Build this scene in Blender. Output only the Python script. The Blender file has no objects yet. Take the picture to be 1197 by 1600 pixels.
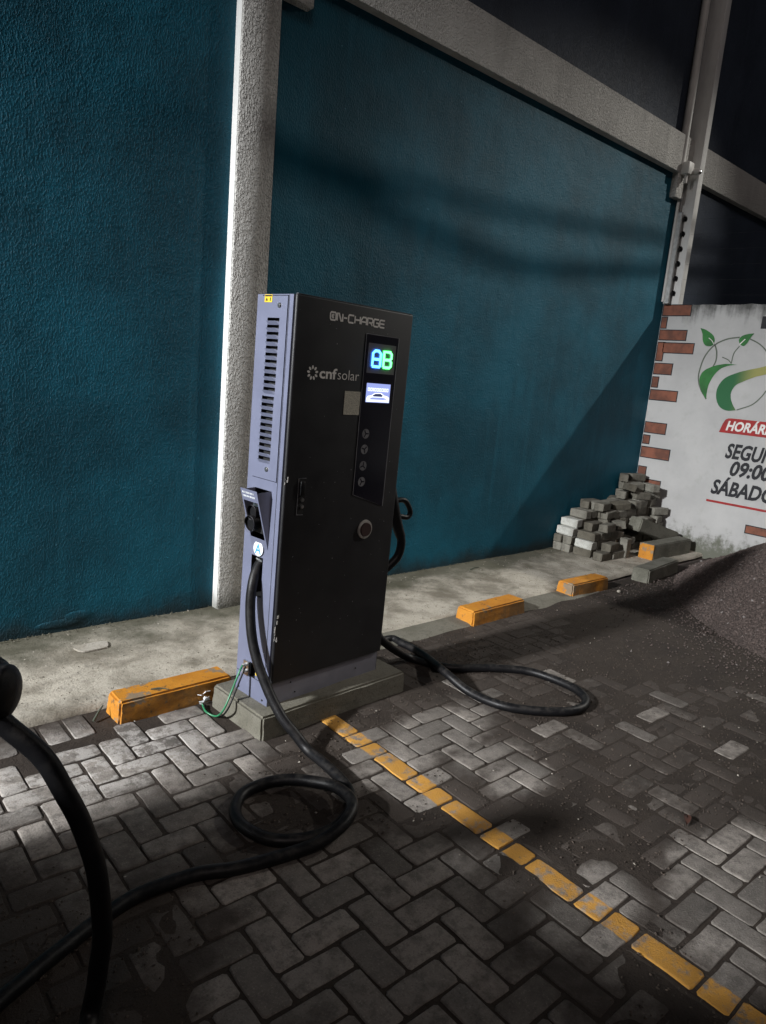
import bpy, bmesh, math, random
from mathutils import Vector, Matrix, noise as mnoise

random.seed(7)
rad = math.radians
scene = bpy.context.scene
col = scene.collection

# ------------------------------------------------------------------ camera
CAM_H = 1.63
FPX, YAW, PITCH, ROLL = 1110.607, 0.743617, -0.196539, -0.087959
PW, PH = 1197.0, 1600.0
fwd = Vector((math.sin(YAW)*math.cos(PITCH), math.cos(YAW)*math.cos(PITCH), math.sin(PITCH)))
r0 = Vector((math.cos(YAW), -math.sin(YAW), 0)); d0 = fwd.cross(r0)
right = math.cos(ROLL)*r0 + math.sin(ROLL)*d0
down = -math.sin(ROLL)*r0 + math.cos(ROLL)*d0
CAM = Vector((0, 0, CAM_H))
cd = bpy.data.cameras.new('camera'); cam = bpy.data.objects.new('camera', cd); col.objects.link(cam)
cd.sensor_fit = 'VERTICAL'; cd.sensor_height = 36.0; cd.lens = FPX/PH*36.0
cd.clip_start = 0.05; cd.clip_end = 600
m = Matrix.Identity(4)
for i in range(3):
    m[i][0] = right[i]; m[i][1] = -down[i]; m[i][2] = -fwd[i]; m[i][3] = CAM[i]
cam.matrix_world = m
scene.camera = cam

# ------------------------------------------------------------------ world, sun, exposure (night)
FILL_EL, FILL_AZ = 42.0, 216.0
w = bpy.data.worlds.new('World'); scene.world = w; w.use_nodes = True
nt = w.node_tree
sky = nt.nodes.new('ShaderNodeTexSky'); sky.sky_type = 'NISHITA'; sky.sun_disc = False
sky.sun_elevation = rad(FILL_EL); sky.sun_rotation = rad(FILL_AZ)
bg = nt.nodes['Background']; bg.inputs['Strength'].default_value = 0.0030
nt.links.new(sky.outputs['Color'], bg.inputs['Color'])
sd = bpy.data.lights.new('fill_sun', 'SUN'); sd.energy = 0.32; sd.angle = rad(14); sd.color = (1, 0.86, 0.82)  # dim warm fill added to lift front faces and near ground
so = bpy.data.objects.new('fill_sun', sd); col.objects.link(so)
az = rad(FILL_AZ); el = rad(FILL_EL)
todir = Vector((math.sin(az)*math.cos(el), math.cos(az)*math.cos(el), math.sin(el)))
so.rotation_euler = todir.to_track_quat('Z', 'Y').to_euler(); so.location = (0, 0, 20)
scene.view_settings.view_transform = 'Standard'; scene.view_settings.look = 'None'
scene.view_settings.exposure = 0.0; scene.view_settings.gamma = 1.0
scene.view_settings.use_curve_mapping = False
LAMP_A = 15000.0    # lamp post standing to the left, cool white
LAMP_B = 2000.0    # flood light on the pole beyond the sign wall
SITE_Y = 3.99      # face of the building
SIGN_X = 7.5       # face of the sign wall

# ------------------------------------------------------------------ pixel helpers (photo pixel -> ray; distance from plane touched)
def ray(x, y): return right*((x-PW/2)/FPX) + down*((y-PH/2)/FPX) + fwd
def gnd(x, y, z=0.0):
    d = ray(x, y); return CAM + d*((z-CAM_H)/d.z)
def onpl(x, y, a, v):
    d = ray(x, y); return CAM + d*((v-CAM[a])/d[a])
def at(x, y, t): return CAM + ray(x, y)*t
def proj(P):
    q = Vector(P)-CAM; z = q.dot(fwd)
    return (PW/2+FPX*q.dot(right)/z, PH/2+FPX*q.dot(down)/z, z)

# ------------------------------------------------------------------ materials
def newmat(name):
    mt = bpy.data.materials.new(name); mt.use_nodes = True
    return mt, mt.node_tree, mt.node_tree.nodes['Principled BSDF']
def N(t, kind, **kw):
    n = t.nodes.new(kind)
    for k, v in kw.items():
        if k.startswith('i_'):
            key = k[2:]; key = int(key) if key.isdigit() else key.replace('_', ' ')
            n.inputs[key].default_value = v
        else: setattr(n, k, v)
    return n
def math_(t, op, a, b=None, clamp=False):
    n = t.nodes.new('ShaderNodeMath'); n.operation = op; n.use_clamp = clamp
    for i, v in enumerate((a, b)):
        if v is None: continue
        if isinstance(v, (int, float)): n.inputs[i].default_value = v
        else: t.links.new(v, n.inputs[i])
    return n.outputs[0]
def mix_(t, fac, a, b, blend='MIX'):
    n = t.nodes.new('ShaderNodeMix'); n.data_type = 'RGBA'; n.blend_type = blend; n.clamp_factor = True
    for s, v in ((n.inputs[0], fac), (n.inputs[6], a), (n.inputs[7], b)):
        if isinstance(v, (int, float)): s.default_value = v
        elif isinstance(v, tuple): s.default_value = (*v[:3], 1)
        else: t.links.new(v, s)
    return n.outputs[2]
def ramp_(t, v, lo, hi):
    n = t.nodes.new('ShaderNodeMapRange'); n.interpolation_type = 'SMOOTHSTEP'
    t.links.new(v, n.inputs[0]); n.inputs[1].default_value = lo; n.inputs[2].default_value = hi
    return n.outputs[0]
def coords(t, scale=(1, 1, 1), src='Object'):
    if src == 'Position':
        o = N(t, 'ShaderNodeNewGeometry').outputs['Position']
    else: o = N(t, 'ShaderNodeTexCoord').outputs[src]
    mp = N(t, 'ShaderNodeMapping'); mp.inputs['Scale'].default_value = scale
    t.links.new(o, mp.inputs[0]); return mp.outputs[0]
def noise_(t, vec, scale, detail=3, rough=0.55, dist=0.0):
    n = N(t, 'ShaderNodeTexNoise'); n.inputs['Scale'].default_value = scale; n.inputs['Detail'].default_value = detail
    n.inputs['Roughness'].default_value = rough; n.inputs['Distortion'].default_value = dist
    t.links.new(vec, n.inputs['Vector']); return n.outputs[0]
def bump_(t, b, height, strength, dist, prev=None):
    n = N(t, 'ShaderNodeBump'); n.inputs['Strength'].default_value = strength; n.inputs['Distance'].default_value = dist
    t.links.new(height, n.inputs['Height'])
    if prev: t.links.new(prev, n.inputs['Normal'])
    t.links.new(n.outputs[0], b.inputs['Normal']); return n.outputs[0]

def simple(name, color, rough=0.6, metal=0.0, var=0.15, nscale=20, bump=0.0, bscale=200, bdist=0.001, spec=0.5, src='Object'):
    mt, t, b = newmat(name)
    v = coords(t, src=src)
    n = noise_(t, v, nscale, 4)
    c = tuple(color)
    lo = tuple(x*(1-var) for x in c); hi = tuple(min(1, x*(1+var)) for x in c)
    t.links.new(mix_(t, ramp_(t, n, .3, .7), lo, hi), b.inputs['Base Color'])
    r = N(t, 'ShaderNodeMapRange'); t.links.new(n, r.inputs[0]); r.inputs[1].default_value = .3; r.inputs[2].default_value = .7
    r.inputs[3].default_value = max(0.02, rough-.07); r.inputs[4].default_value = min(1, rough+.07)
    t.links.new(r.outputs[0], b.inputs['Roughness'])
    b.inputs['Metallic'].default_value = metal; b.inputs['Specular IOR Level'].default_value = spec
    if bump: bump_(t, b, noise_(t, v, bscale, 2), bump, bdist)
    return mt
def emit(name, color, strength):
    mt, t, b = newmat(name)
    b.inputs['Base Color'].default_value = (0.02, 0.02, 0.02, 1)
    b.inputs['Emission Color'].default_value = (*color, 1); b.inputs['Emission Strength'].default_value = strength
    return mt

def render_paint(name, base, grain=0.0032, stain=(0.02, 0.02, 0.016), low=True, mottled=0.18):
    """roller textured exterior paint"""
    mt, t, b = newmat(name)
    p = coords(t, (1, 1, 1), 'Position')
    n1 = noise_(t, p, 1.3, 4); n2 = noise_(t, coords(t, (5, 5, 1.1), 'Position'), 1.0, 5)
    lo = tuple(x*(1-mottled) for x in base); hi = tuple(x*(1+mottled) for x in base)
    c = mix_(t, ramp_(t, n1, .3, .7), lo, hi)
    c = mix_(t, math_(t, 'MULTIPLY', ramp_(t, n2, .5, .75), .45), c, tuple(x*.55 for x in base))
    drip = noise_(t, coords(t, (9, 9, .35), 'Position'), 1.0, 4, .6)
    c = mix_(t, math_(t, 'MULTIPLY', ramp_(t, drip, .56, .72), .35), c, tuple(x*1.35+.004 for x in base))
    spk = noise_(t, p, 34, 1, .3)
    c = mix_(t, math_(t, 'MULTIPLY', ramp_(t, spk, .80, .83), .6), c, tuple(min(.7, x*2+.06) for x in base))
    if low:
        s = N(t, 'ShaderNodeSeparateXYZ'); t.links.new(p, s.inputs[0])
        hgt = math_(t, 'ADD', s.outputs[2], math_(t, 'MULTIPLY', noise_(t, p, 6, 5), -.22))
        c = mix_(t, math_(t, 'MULTIPLY', math_(t, 'SUBTRACT', 1.0, ramp_(t, hgt, -.1, .07)), .75), c, stain)
    t.links.new(c, b.inputs['Base Color'])
    b.inputs['Roughness'].default_value = .62; b.inputs['Specular IOR Level'].default_value = .22
    g = noise_(t, coords(t, (1, 1, .62), 'Position'), 100, 2, .5, .3)
    g2 = noise_(t, coords(t, (1, 1, .55), 'Position'), 40, 2, .5, .2)
    h = math_(t, 'ADD', math_(t, 'MULTIPLY', ramp_(t, g, .42, .72), .7), math_(t, 'MULTIPLY', g2, .55))
    pv = bump_(t, b, h, 1.0, grain)
    big = noise_(t, p, 3.0, 3)
    bump_(t, b, math_(t, 'ADD', big, math_(t, 'MULTIPLY', noise_(t, p, 11, 3), .25)), .6, .022, pv)
    return mt

def concrete(name, base, dark, scale=3.0, bump=.8, bdist=.004, moss=None, damp=None, src='Position', cover=.6, rnd=False):
    mt, t, b = newmat(name)
    p = coords(t, (1, 1, 1), src)
    n1 = noise_(t, p, scale, 6, .62, .3); n2 = noise_(t, p, scale*7, 4, .6); n3 = noise_(t, p, 130, 4, .7)
    c = mix_(t, math_(t, 'MULTIPLY', ramp_(t, n1, .40, .68), cover), base, dark)
    c = mix_(t, math_(t, 'MULTIPLY', ramp_(t, n3, .46, .34), .7), c, tuple(x*.35 for x in base))
    c = mix_(t, math_(t, 'MULTIPLY', ramp_(t, n2, .52, .72), .55), c, tuple(x*.5 for x in base))
    c = mix_(t, math_(t, 'MULTIPLY', ramp_(t, n3, .6, .75), .5), c, tuple(min(.8, x*1.7) for x in base))
    if rnd: c = mix_(t, N(t, 'ShaderNodeObjectInfo').outputs['Random'], c, mix_(t, 1.0, c, (0.45, 0.42, 0.38), 'MULTIPLY'))
    if moss:   # damp growth along the foot of the building
        s = N(t, 'ShaderNodeSeparateXYZ'); t.links.new(p, s.inputs[0])
        k = math_(t, 'ADD', math_(t, 'MULTIPLY', s.outputs[1], 1.0), math_(t, 'MULTIPLY', noise_(t, p, 2.2, 6, .65), 1.15))
        c = mix_(t, math_(t, 'MULTIPLY', ramp_(t, k, 4.06, 4.5), .85), c, moss)
    t.links.new(c, b.inputs['Base Color'])
    b.inputs['Roughness'].default_value = .85; b.inputs['Specular IOR Level'].default_value = .3
    h = math_(t, 'ADD', n2, math_(t, 'MULTIPLY', n3, .8))
    bump_(t, b, h, bump, bdist)
    return mt

P_ = 0.10175; PROT = math.atan(.024); PO = Vector((1.941, .898+P_))      # paving axis: the painted row
# cleanliness of the paving: where the soil has been swept or washed away (in metres); soil also darkens the near-left corner for the car's shadow
CLEAN = []
def cl(px, py, rx, ry, a=1.0, hard=.35):
    g = gnd(px, py); CLEAN.append((g.x, g.y, rx, ry, a, hard))
cl(140, 1190, .8, .28, 1.0); cl(330, 1160, .45, .2, .9); cl(60, 1290, .4, .22, .7); cl(250, 1290, .4, .22, .6)
cl(690, 1140, .30, .15, 1.0); cl(620, 1190, .22, .12, .8); cl(810, 1215, .16, .10, .95); cl(760, 1185, .22, .11, .6)
cl(1130, 1400, .22, .16, .9); cl(1190, 1470, .24, .2, .85); cl(1090, 1350, .12, .08, .8); cl(950, 1390, .13, .1, .95); cl(880, 1440, .2, .1, .7)
cl(640, 1380, .3, .2, .75); cl(520, 1430, .35, .22, .8); cl(640, 1490, .35, .22, .9); cl(440, 1520, .2, .15, .95)
cl(760, 1590, .3, .2, .65); cl(900, 1500, .2, .14, .45); cl(460, 1350, .3, .12, .7)
cl(640, 1232, .1, .08, .9); cl(1170, 1330, .2, .12, .8)
# single pavers that stick out of the soil
BARE = [tuple(gnd(*q)[:2]) for q in ((1028, 1091), (1003, 1113), (1008, 1137), (1120, 1172), (872, 1146), (884, 1051), (940, 1425), (700, 1075), (745, 1085))]
def clean_py(x, y):
    v = 0.0
    for (cx, cy, rx, ry, a, hd) in CLEAN:
        d = math.hypot((x-cx)/rx, (y-cy)/ry)
        k = min(1, max(0, (1.75-d)/(1.75-hd))); v = max(v, a*k*k*(3-2*k))
    la = (x-PO.x)-(y-PO.y)*.024
    if abs(la) < .055 and y < 2.34: v = max(v, .72)
    n = mnoise.noise(Vector((x*3.1, y*3.1, .3)))*.22 + mnoise.noise(Vector((x*11, y*11, 3.3)))*.12
    return v + n
_cg = bpy.data.node_groups.new('swept', 'ShaderNodeTree')
_cg.interface.new_socket('Clean', in_out='OUTPUT', socket_type='NodeSocketFloat')
def build_clean():
    t = _cg; go = t.nodes.new('NodeGroupOutput')
    pos = N(t, 'ShaderNodeNewGeometry').outputs['Position']
    acc = None
    for (cx, cy, rx, ry, a, hd) in CLEAN:
        s = N(t, 'ShaderNodeVectorMath', operation='SUBTRACT'); t.links.new(pos, s.inputs[0]); s.inputs[1].default_value = (cx, cy, 0)
        mu = N(t, 'ShaderNodeVectorMath', operation='MULTIPLY'); t.links.new(s.outputs[0], mu.inputs[0]); mu.inputs[1].default_value = (1/rx, 1/ry, 0)
        ln = N(t, 'ShaderNodeVectorMath', operation='LENGTH'); t.links.new(mu.outputs[0], ln.inputs[0])
        mr = N(t, 'ShaderNodeMapRange', interpolation_type='SMOOTHSTEP'); t.links.new(ln.outputs['Value'], mr.inputs[0])
        mr.inputs[1].default_value = hd; mr.inputs[2].default_value = 1.75; mr.inputs[3].default_value = a; mr.inputs[4].default_value = 0
        acc = mr.outputs[0] if acc is None else math_(t, 'MAXIMUM', acc, mr.outputs[0])
    mp = N(t, 'ShaderNodeMapping'); t.links.new(pos, mp.inputs[0])
    n1 = noise_(t, mp.outputs[0], 3.4, 4, .6); n2 = noise_(t, mp.outputs[0], 15, 4, .65)
    acc = math_(t, 'ADD', acc, math_(t, 'MULTIPLY', math_(t, 'SUBTRACT', n1, .5), .65))
    acc = math_(t, 'ADD', acc, math_(t, 'MULTIPLY', math_(t, 'SUBTRACT', n2, .5), .85))
    t.links.new(acc, go.inputs[0])
build_clean()
SOIL = (0.038, 0.028, 0.022)
def clean_node(t):
    g = t.nodes.new('ShaderNodeGroup'); g.node_tree = _cg; return g.outputs[0]

def paver_mat(name, base, paint=None, side=0):
    mt, t, b = newmat(name)
    p = coords(t, (1, 1, 1), 'Position')
    rnd = math_(t, 'FRACT', math_(t, 'ADD', N(t, 'ShaderNodeObjectInfo').outputs['Random'], N(t, 'ShaderNodeNewGeometry').outputs['Random Per Island']))
    c = mix_(t, rnd, tuple(x*.5 for x in base), tuple(x*1.2 for x in base))
    n2 = noise_(t, p, 22, 6, .68); n3 = noise_(t, p, 150, 4, .7)
    c = mix_(t, math_(t, 'MULTIPLY', ramp_(t, n2, .42, .66), .75), c, tuple(x*.42 for x in base))
    cr = N(t, 'ShaderNodeVectorMath', operation='SUBTRACT'); t.links.new(p, cr.inputs[0]); cr.inputs[1].default_value = (1.0, 2.62, 0)
    cm_ = N(t, 'ShaderNodeVectorMath', operation='MULTIPLY'); t.links.new(cr.outputs[0], cm_.inputs[0]); cm_.inputs[1].default_value = (1.7, 3.2, 0)
    cln = N(t, 'ShaderNodeVectorMath', operation='LENGTH'); t.links.new(cm_.outputs[0], cln.inputs[0])
    crust = math_(t, 'MULTIPLY', math_(t, 'SUBTRACT', 1.0, ramp_(t, cln.outputs['Value'], .35, 1.2)), ramp_(t, noise_(t, p, 13, 6, .75), .44, .56))
    c = mix_(t, math_(t, 'MULTIPLY', crust, .8), c, (0.50, 0.47, 0.44))
    c = mix_(t, math_(t, 'MULTIPLY', ramp_(t, n3, .56, .68), .45), c, tuple(min(.7, x*1.6) for x in base))
    c = mix_(t, math_(t, 'MULTIPLY', ramp_(t, n3, .44, .34), .6), c, tuple(x*.35 for x in base))
    if paint:
        wear = ramp_(t, math_(t, 'ADD', math_(t, 'MULTIPLY', noise_(t, p, 16, 6, .7), .75), math_(t, 'MULTIPLY', noise_(t, p, 2.3, 3), .35)), .42, .56)
        if side:
            tc = N(t, 'ShaderNodeTexCoord').outputs['Object']; s = N(t, 'ShaderNodeSeparateXYZ'); t.links.new(tc, s.inputs[0])
            e = math_(t, 'ADD', math_(t, 'MULTIPLY', s.outputs[0], float(side)), math_(t, 'MULTIPLY', math_(t, 'SUBTRACT', n2, .5), .02))
            wear = math_(t, 'MULTIPLY', wear, ramp_(t, e, .004, .012))
        c = mix_(t, math_(t, 'MULTIPLY', wear, .95), c, paint)
    k = clean_node(t)
    oc = N(t, 'ShaderNodeSeparateXYZ'); t.links.new(N(t, 'ShaderNodeObjectInfo').outputs['Color'], oc.inputs[0])
    k = math_(t, 'ADD', k, oc.outputs[0])
    lim = (.08, .34) if paint else (.12, .92)
    if paint: k = math_(t, 'ADD', k, .62)
    c = mix_(t, math_(t, 'MULTIPLY', math_(t, 'SUBTRACT', 1.0, ramp_(t, k, *lim)), .92), c, SOIL)
    t.links.new(c, b.inputs['Base Color']); b.inputs['Roughness'].default_value = .72; b.inputs['Specular IOR Level'].default_value = .35
    bump_(t, b, math_(t, 'ADD', math_(t, 'MULTIPLY', n2, .6), math_(t, 'MULTIPLY', n3, .9)), .9, .005)
    return mt

M = {}
M['teal'] = render_paint('teal_paint', (0.0055, 0.084, 0.130), mottled=.30)
M['shade_dark'] = render_paint('shade_dark_paint', (0.035, 0.046, 0.068), low=False)  # dark tone stands in for wall the lamps leave unlit
M['cream'] = render_paint('cream_render', (0.56, 0.55, 0.52), grain=.014, stain=(.06, .06, .04), mottled=.06)
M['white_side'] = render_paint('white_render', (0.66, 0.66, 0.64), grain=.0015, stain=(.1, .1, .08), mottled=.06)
M['slab'] = concrete('slab_concrete', (0.47, 0.43, 0.36), (0.13, 0.112, 0.08), 3.0, .9, .006, moss=(.05, .05, .03), cover=.85)
M['patch'] = concrete('patch_concrete', (0.40, 0.37, 0.32), (0.28, 0.25, 0.2), 8)
M['plinth'] = concrete('plinth_concrete', (0.17, 0.16, 0.13), (0.10, 0.095, 0.07), 5)
M['block'] = concrete('block_concrete', (0.25, 0.24, 0.205), (0.09, 0.083, 0.066), 9, src='Object', rnd=True)
M['pale_block'] = concrete('pale_block_concrete', (0.50, 0.50, 0.46), (0.2, 0.19, 0.16), 9, src='Object')
M['kerbgrey'] = concrete('kerb_concrete', (0.17, 0.165, 0.135), (0.08, 0.078, 0.06), 6)
M['soil'] = concrete('soil', (0.042, 0.032, 0.025), (0.024, 0.018, 0.015), 4, 1.0, .006)
M['paver'] = paver_mat('paver_concrete', (0.265, 0.238, 0.212))
YEL = (0.54, 0.27, 0.045)
M['paver_y'] = paver_mat('painted_paver', (0.265, 0.238, 0.212), YEL)
M['paver_yl'] = paver_mat('half_painted_paver', (0.265, 0.238, 0.212), YEL, -1)
M['paver_yr'] = paver_mat('other_half_painted_paver', (0.265, 0.238, 0.212), YEL, 1)
def yellow_kerb():
    mt, t, b = newmat('yellow_kerb_paint')
    p = coords(t, (1, 1, 1), 'Position')
    n1 = noise_(t, p, 7, 6, .65); n2 = noise_(t, p, 24, 8, .72); n3 = noise_(t, p, 170, 2)
    c = mix_(t, ramp_(t, n1, .35, .65), (0.54, 0.225, 0.018), (0.46, 0.175, 0.012))
    c = mix_(t, math_(t, 'MULTIPLY', ramp_(t, n2, .60, .64), .9), c, (0.10, 0.07, 0.035))
    c = mix_(t, math_(t, 'MULTIPLY', ramp_(t, noise_(t, p, 5.5, 9, .68), .575, .60), .85), c, (0.20, 0.175, 0.13))
    s = N(t, 'ShaderNodeSeparateXYZ'); t.links.new(p, s.inputs[0])
    g = N(t, 'ShaderNodeSeparateXYZ'); t.links.new(N(t, 'ShaderNodeNewGeometry').outputs['Normal'], g.inputs[0])
    # splashed mud on the road side
    mud = math_(t, 'MULTIPLY', ramp_(t, math_(t, 'MULTIPLY', g.outputs[1], -1.0), .4, .8), ramp_(t, noise_(t, p, 5, 5, .7), .33, .6))
    c = mix_(t, math_(t, 'MULTIPLY', mud, .8), c, (0.10, 0.06, 0.025))
    t.links.new(c, b.inputs['Base Color']); b.inputs['Roughness'].default_value = .7
    bump_(t, b, math_(t, 'ADD', n2, math_(t, 'MULTIPLY', n3, .4)), .8, .005)
    return mt
M['kerby'] = yellow_kerb()
M['lilac'] = simple('lilac_grey_powder_coat', (0.135, 0.147, 0.215), .5, 0, .05, 6, .15, 500, .0006)
M['steel_dark'] = simple('dark_skirt_steel', (0.22, 0.22, 0.26), .5, 0, .1, 10, .15, 500, .0006)
def black_door():
    mt, t, b = newmat('black_powder_coat')
    v = coords(t); n = noise_(t, v, 9, 4); f = noise_(t, v, 330, 1); sc = noise_(t, coords(t, (40, 40, 9)), 1.6, 3)
    c = mix_(t, ramp_(t, n, .3, .7), (0.010, 0.010, 0.012), (0.016, 0.016, 0.018))
    c = mix_(t, ramp_(t, noise_(t, v, 95, 1, .3), .81, .84), c, (0.35, 0.35, 0.36))
    t.links.new(c, b.inputs['Base Color'])
    t.links.new(math_(t, 'ADD', .42, math_(t, 'MULTIPLY', n, .2)), b.inputs['Roughness'])
    bump_(t, b, f, .35, .0006)
    return mt
M['door'] = black_door()
def rubber():
    mt, t, b = newmat('black_rubber'); p = coords(t, (1, 1, 1), 'Position')
    n = noise_(t, p, 26, 5, .7); f = noise_(t, p, 240, 3, .6)
    g_ = N(t, 'ShaderNodeSeparateXYZ'); t.links.new(N(t, 'ShaderNodeNewGeometry').outputs['Normal'], g_.inputs[0])
    dust = math_(t, 'MULTIPLY', math_(t, 'MULTIPLY', ramp_(t, n, .42, .68), ramp_(t, g_.outputs[2], -.2, .9)), .5)
    t.links.new(mix_(t, dust, (0.006, 0.006, 0.007), (0.05, 0.045, 0.04)), b.inputs['Base Color'])
    t.links.new(math_(t, 'ADD', .30, math_(t, 'MULTIPLY', n, .3)), b.inputs['Roughness'])
    b.inputs['Specular IOR Level'].default_value = .28
    bump_(t, b, math_(t, 'ADD', n, f), .25, .002)
    return mt
M['rubber'] = rubber()
M['dark'] = simple('matt_black', (0.006, 0.006, 0.007), .7)
M['gloss'] = simple('black_acrylic', (0.012, 0.012, 0.02), .12, 0, .1, 4, spec=.6)
M['chrome'] = simple('bright_steel', (0.6, 0.6, 0.6), .28, 1.0, .1)
M['white'] = simple('white_print', (0.86, 0.84, 0.80), .6, 0, .04)
M['dimwhite'] = simple('grey_print', (0.16, 0.16, 0.17), .6)
M['silver'] = simple('silver_line', (0.28, 0.28, 0.3), .45, .3)
M['wstick'] = simple('white_sticker', (0.75, 0.78, 0.8), .5)
M['bluep'] = simple('blue_print', (0.03, 0.28, 0.50), .5)
M['ystick'] = simple('yellow_sticker', (0.75, 0.52, 0.03), .5)
M['label'] = simple('speckled_label', (0.48, 0.46, 0.38), .6, 0, .45, 260)
M['knob'] = simple('dark_red_plastic', (0.045, 0.022, 0.020), .5)
M['green'] = simple('green_wire', (0.03, 0.20, 0.09), .4)
M['galv'] = simple('galvanised_steel', (0.42, 0.42, 0.41), .45, .5, .15, 30)
M['pvc'] = simple('white_pvc', (0.55, 0.54, 0.51), .5, 0, .1, 6, src='Position')
M['redp'] = simple('red_sign_paint', (0.30, 0.014, 0.014), .7, 0, .2, 14, src='Position')
M['blackp'] = simple('black_sign_paint', (0.010, 0.010, 0.013), .7, 0, .2, 14, src='Position')
M['whitep'] = simple('white_sign_paint', (0.68, 0.66, 0.63), .7, 0, .08, 14, src='Position')
M['greyp'] = simple('grey_green_sign_paint', (0.10, 0.12, 0.09), .7, 0, .2, 14, src='Position')
M['greenp'] = simple('green_sign_paint', (0.022, 0.135, 0.028), .7, 0, .35, 7, src='Position')
def green_olive():
    mt, t, b = newmat('green_to_olive_sign_paint')
    p = coords(t, (1, 1, 1), 'Position'); s = N(t, 'ShaderNodeSeparateXYZ'); t.links.new(p, s.inputs[0])
    c = mix_(t, ramp_(t, s.outputs[1], 3.12, 2.88), (0.012, 0.11, 0.035), (0.28, 0.27, 0.08))
    t.links.new(c, b.inputs['Base Color']); b.inputs['Roughness'].default_value = .7
    return mt
M['olivep'] = green_olive()
M['brickp'] = simple('terracotta_sign_paint', (0.175, 0.062, 0.036), .75, 0, .35, 9, .5, 90, .002, src='Position')
def sign_white():
    mt, t, b = newmat('weathered_white_render')
    p = coords(t, (1, 1, 1), 'Position'); s = N(t, 'ShaderNodeSeparateXYZ'); t.links.new(p, s.inputs[0])
    n1 = noise_(t, p, 1.6, 5, .6); n2 = noise_(t, p, 8, 6, .7); n3 = noise_(t, coords(t, (1, 7, .8), 'Position'), 1.5, 5)
    c = mix_(t, ramp_(t, n1, .3, .7), (0.47, 0.465, 0.455), (0.39, 0.385, 0.38))
    c = mix_(t, math_(t, 'MULTIPLY', ramp_(t, n2, .5, .75), .35), c, (0.3, 0.3, 0.27))
    top = math_(t, 'ADD', s.outputs[2], math_(t, 'ADD', math_(t, 'MULTIPLY', n3, .55), math_(t, 'MULTIPLY', n2, .28)))
    c = mix_(t, math_(t, 'MULTIPLY', ramp_(t, top, 2.80, 3.05), .85), c, (0.035, 0.035, 0.03))
    foot = math_(t, 'ADD', s.outputs[2], math_(t, 'MULTIPLY', n2, -.65))
    c = mix_(t, math_(t, 'MULTIPLY', math_(t, 'SUBTRACT', 1.0, ramp_(t, foot, -.25, -.05)), .85), c, (0.07, 0.075, 0.045))
    t.links.new(c, b.inputs['Base Color']); b.inputs['Roughness'].default_value = .85
    bump_(t, b, math_(t, 'ADD', n2, math_(t, 'MULTIPLY', noise_(t, p, 120, 2), .3)), .6, .005)
    return mt
M['signwhite'] = sign_white()
M['gravel'] = simple('crushed_stone', (0.072, 0.054, 0.047), .8, 0, .5, 90, .9, 140, .012, src='Position')
def pebble():
    mt, t, b = newmat('crushed_stone_chips')
    r = N(t, 'ShaderNodeNewGeometry').outputs['Random Per Island']
    c = mix_(t, r, (0.044, 0.033, 0.029), (0.125, 0.094, 0.083))
    c = mix_(t, ramp_(t, r, .97, .999), c, (0.22, 0.2, 0.19))
    t.links.new(c, b.inputs['Base Color']); b.inputs['Roughness'].default_value = .8
    return mt
M['pebble'] = pebble()
M['carpaint'] = simple('grey_car_paint', (0.06, 0.065, 0.075), .25, .4, .05, 3)
M['glass'] = simple('dark_car_glass', (0.01, 0.012, 0.014), .05, 0, .05, 3, spec=.8)
M['tyre'] = simple('tyre_rubber', (0.02, 0.02, 0.02), .8)
M['alloy'] = simple('alloy_wheel', (0.45, 0.45, 0.46), .35, .9)
M['lens'] = simple('headlight_lens', (0.5, 0.5, 0.5), .1, .3)
M['leafdry'] = simple('dry_leaf', (0.06, 0.022, 0.014), .7)
M['twig'] = simple('twig_bark', (0.06, 0.07, 0.05), .8)
M['asphalt'] = concrete('asphalt', (0.05, 0.05, 0.05), (0.035, 0.035, 0.035), 3)

# ------------------------------------------------------------------ object helpers
def link(o, parent=None):
    col.objects.link(o)
    if parent is not None: o.parent = parent
    return o
def tag(o, label, cat, group=None, kind=None):
    o['label'] = label; o['category'] = cat
    if group: o['group'] = group
    if kind: o['kind'] = kind
    return o
def empty(name, loc=(0, 0, 0), rot=(0, 0, 0)):
    o = bpy.data.objects.new(name, None); o.empty_display_size = .1; o.location = loc; o.rotation_euler = rot
    return link(o)
def mesh_obj(name, verts, faces, mat, parent=None, smooth=False):
    me = bpy.data.meshes.new(name); me.from_pydata([tuple(v) for v in verts], [], faces)
    bm = bmesh.new(); bm.from_mesh(me); bmesh.ops.recalc_face_normals(bm, faces=bm.faces); bm.to_mesh(me); bm.free()
    if smooth:
        for p in me.polygons: p.use_smooth = True
    me.materials.append(M[mat] if isinstance(mat, str) else mat)
    return link(bpy.data.objects.new(name, me), parent)
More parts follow.
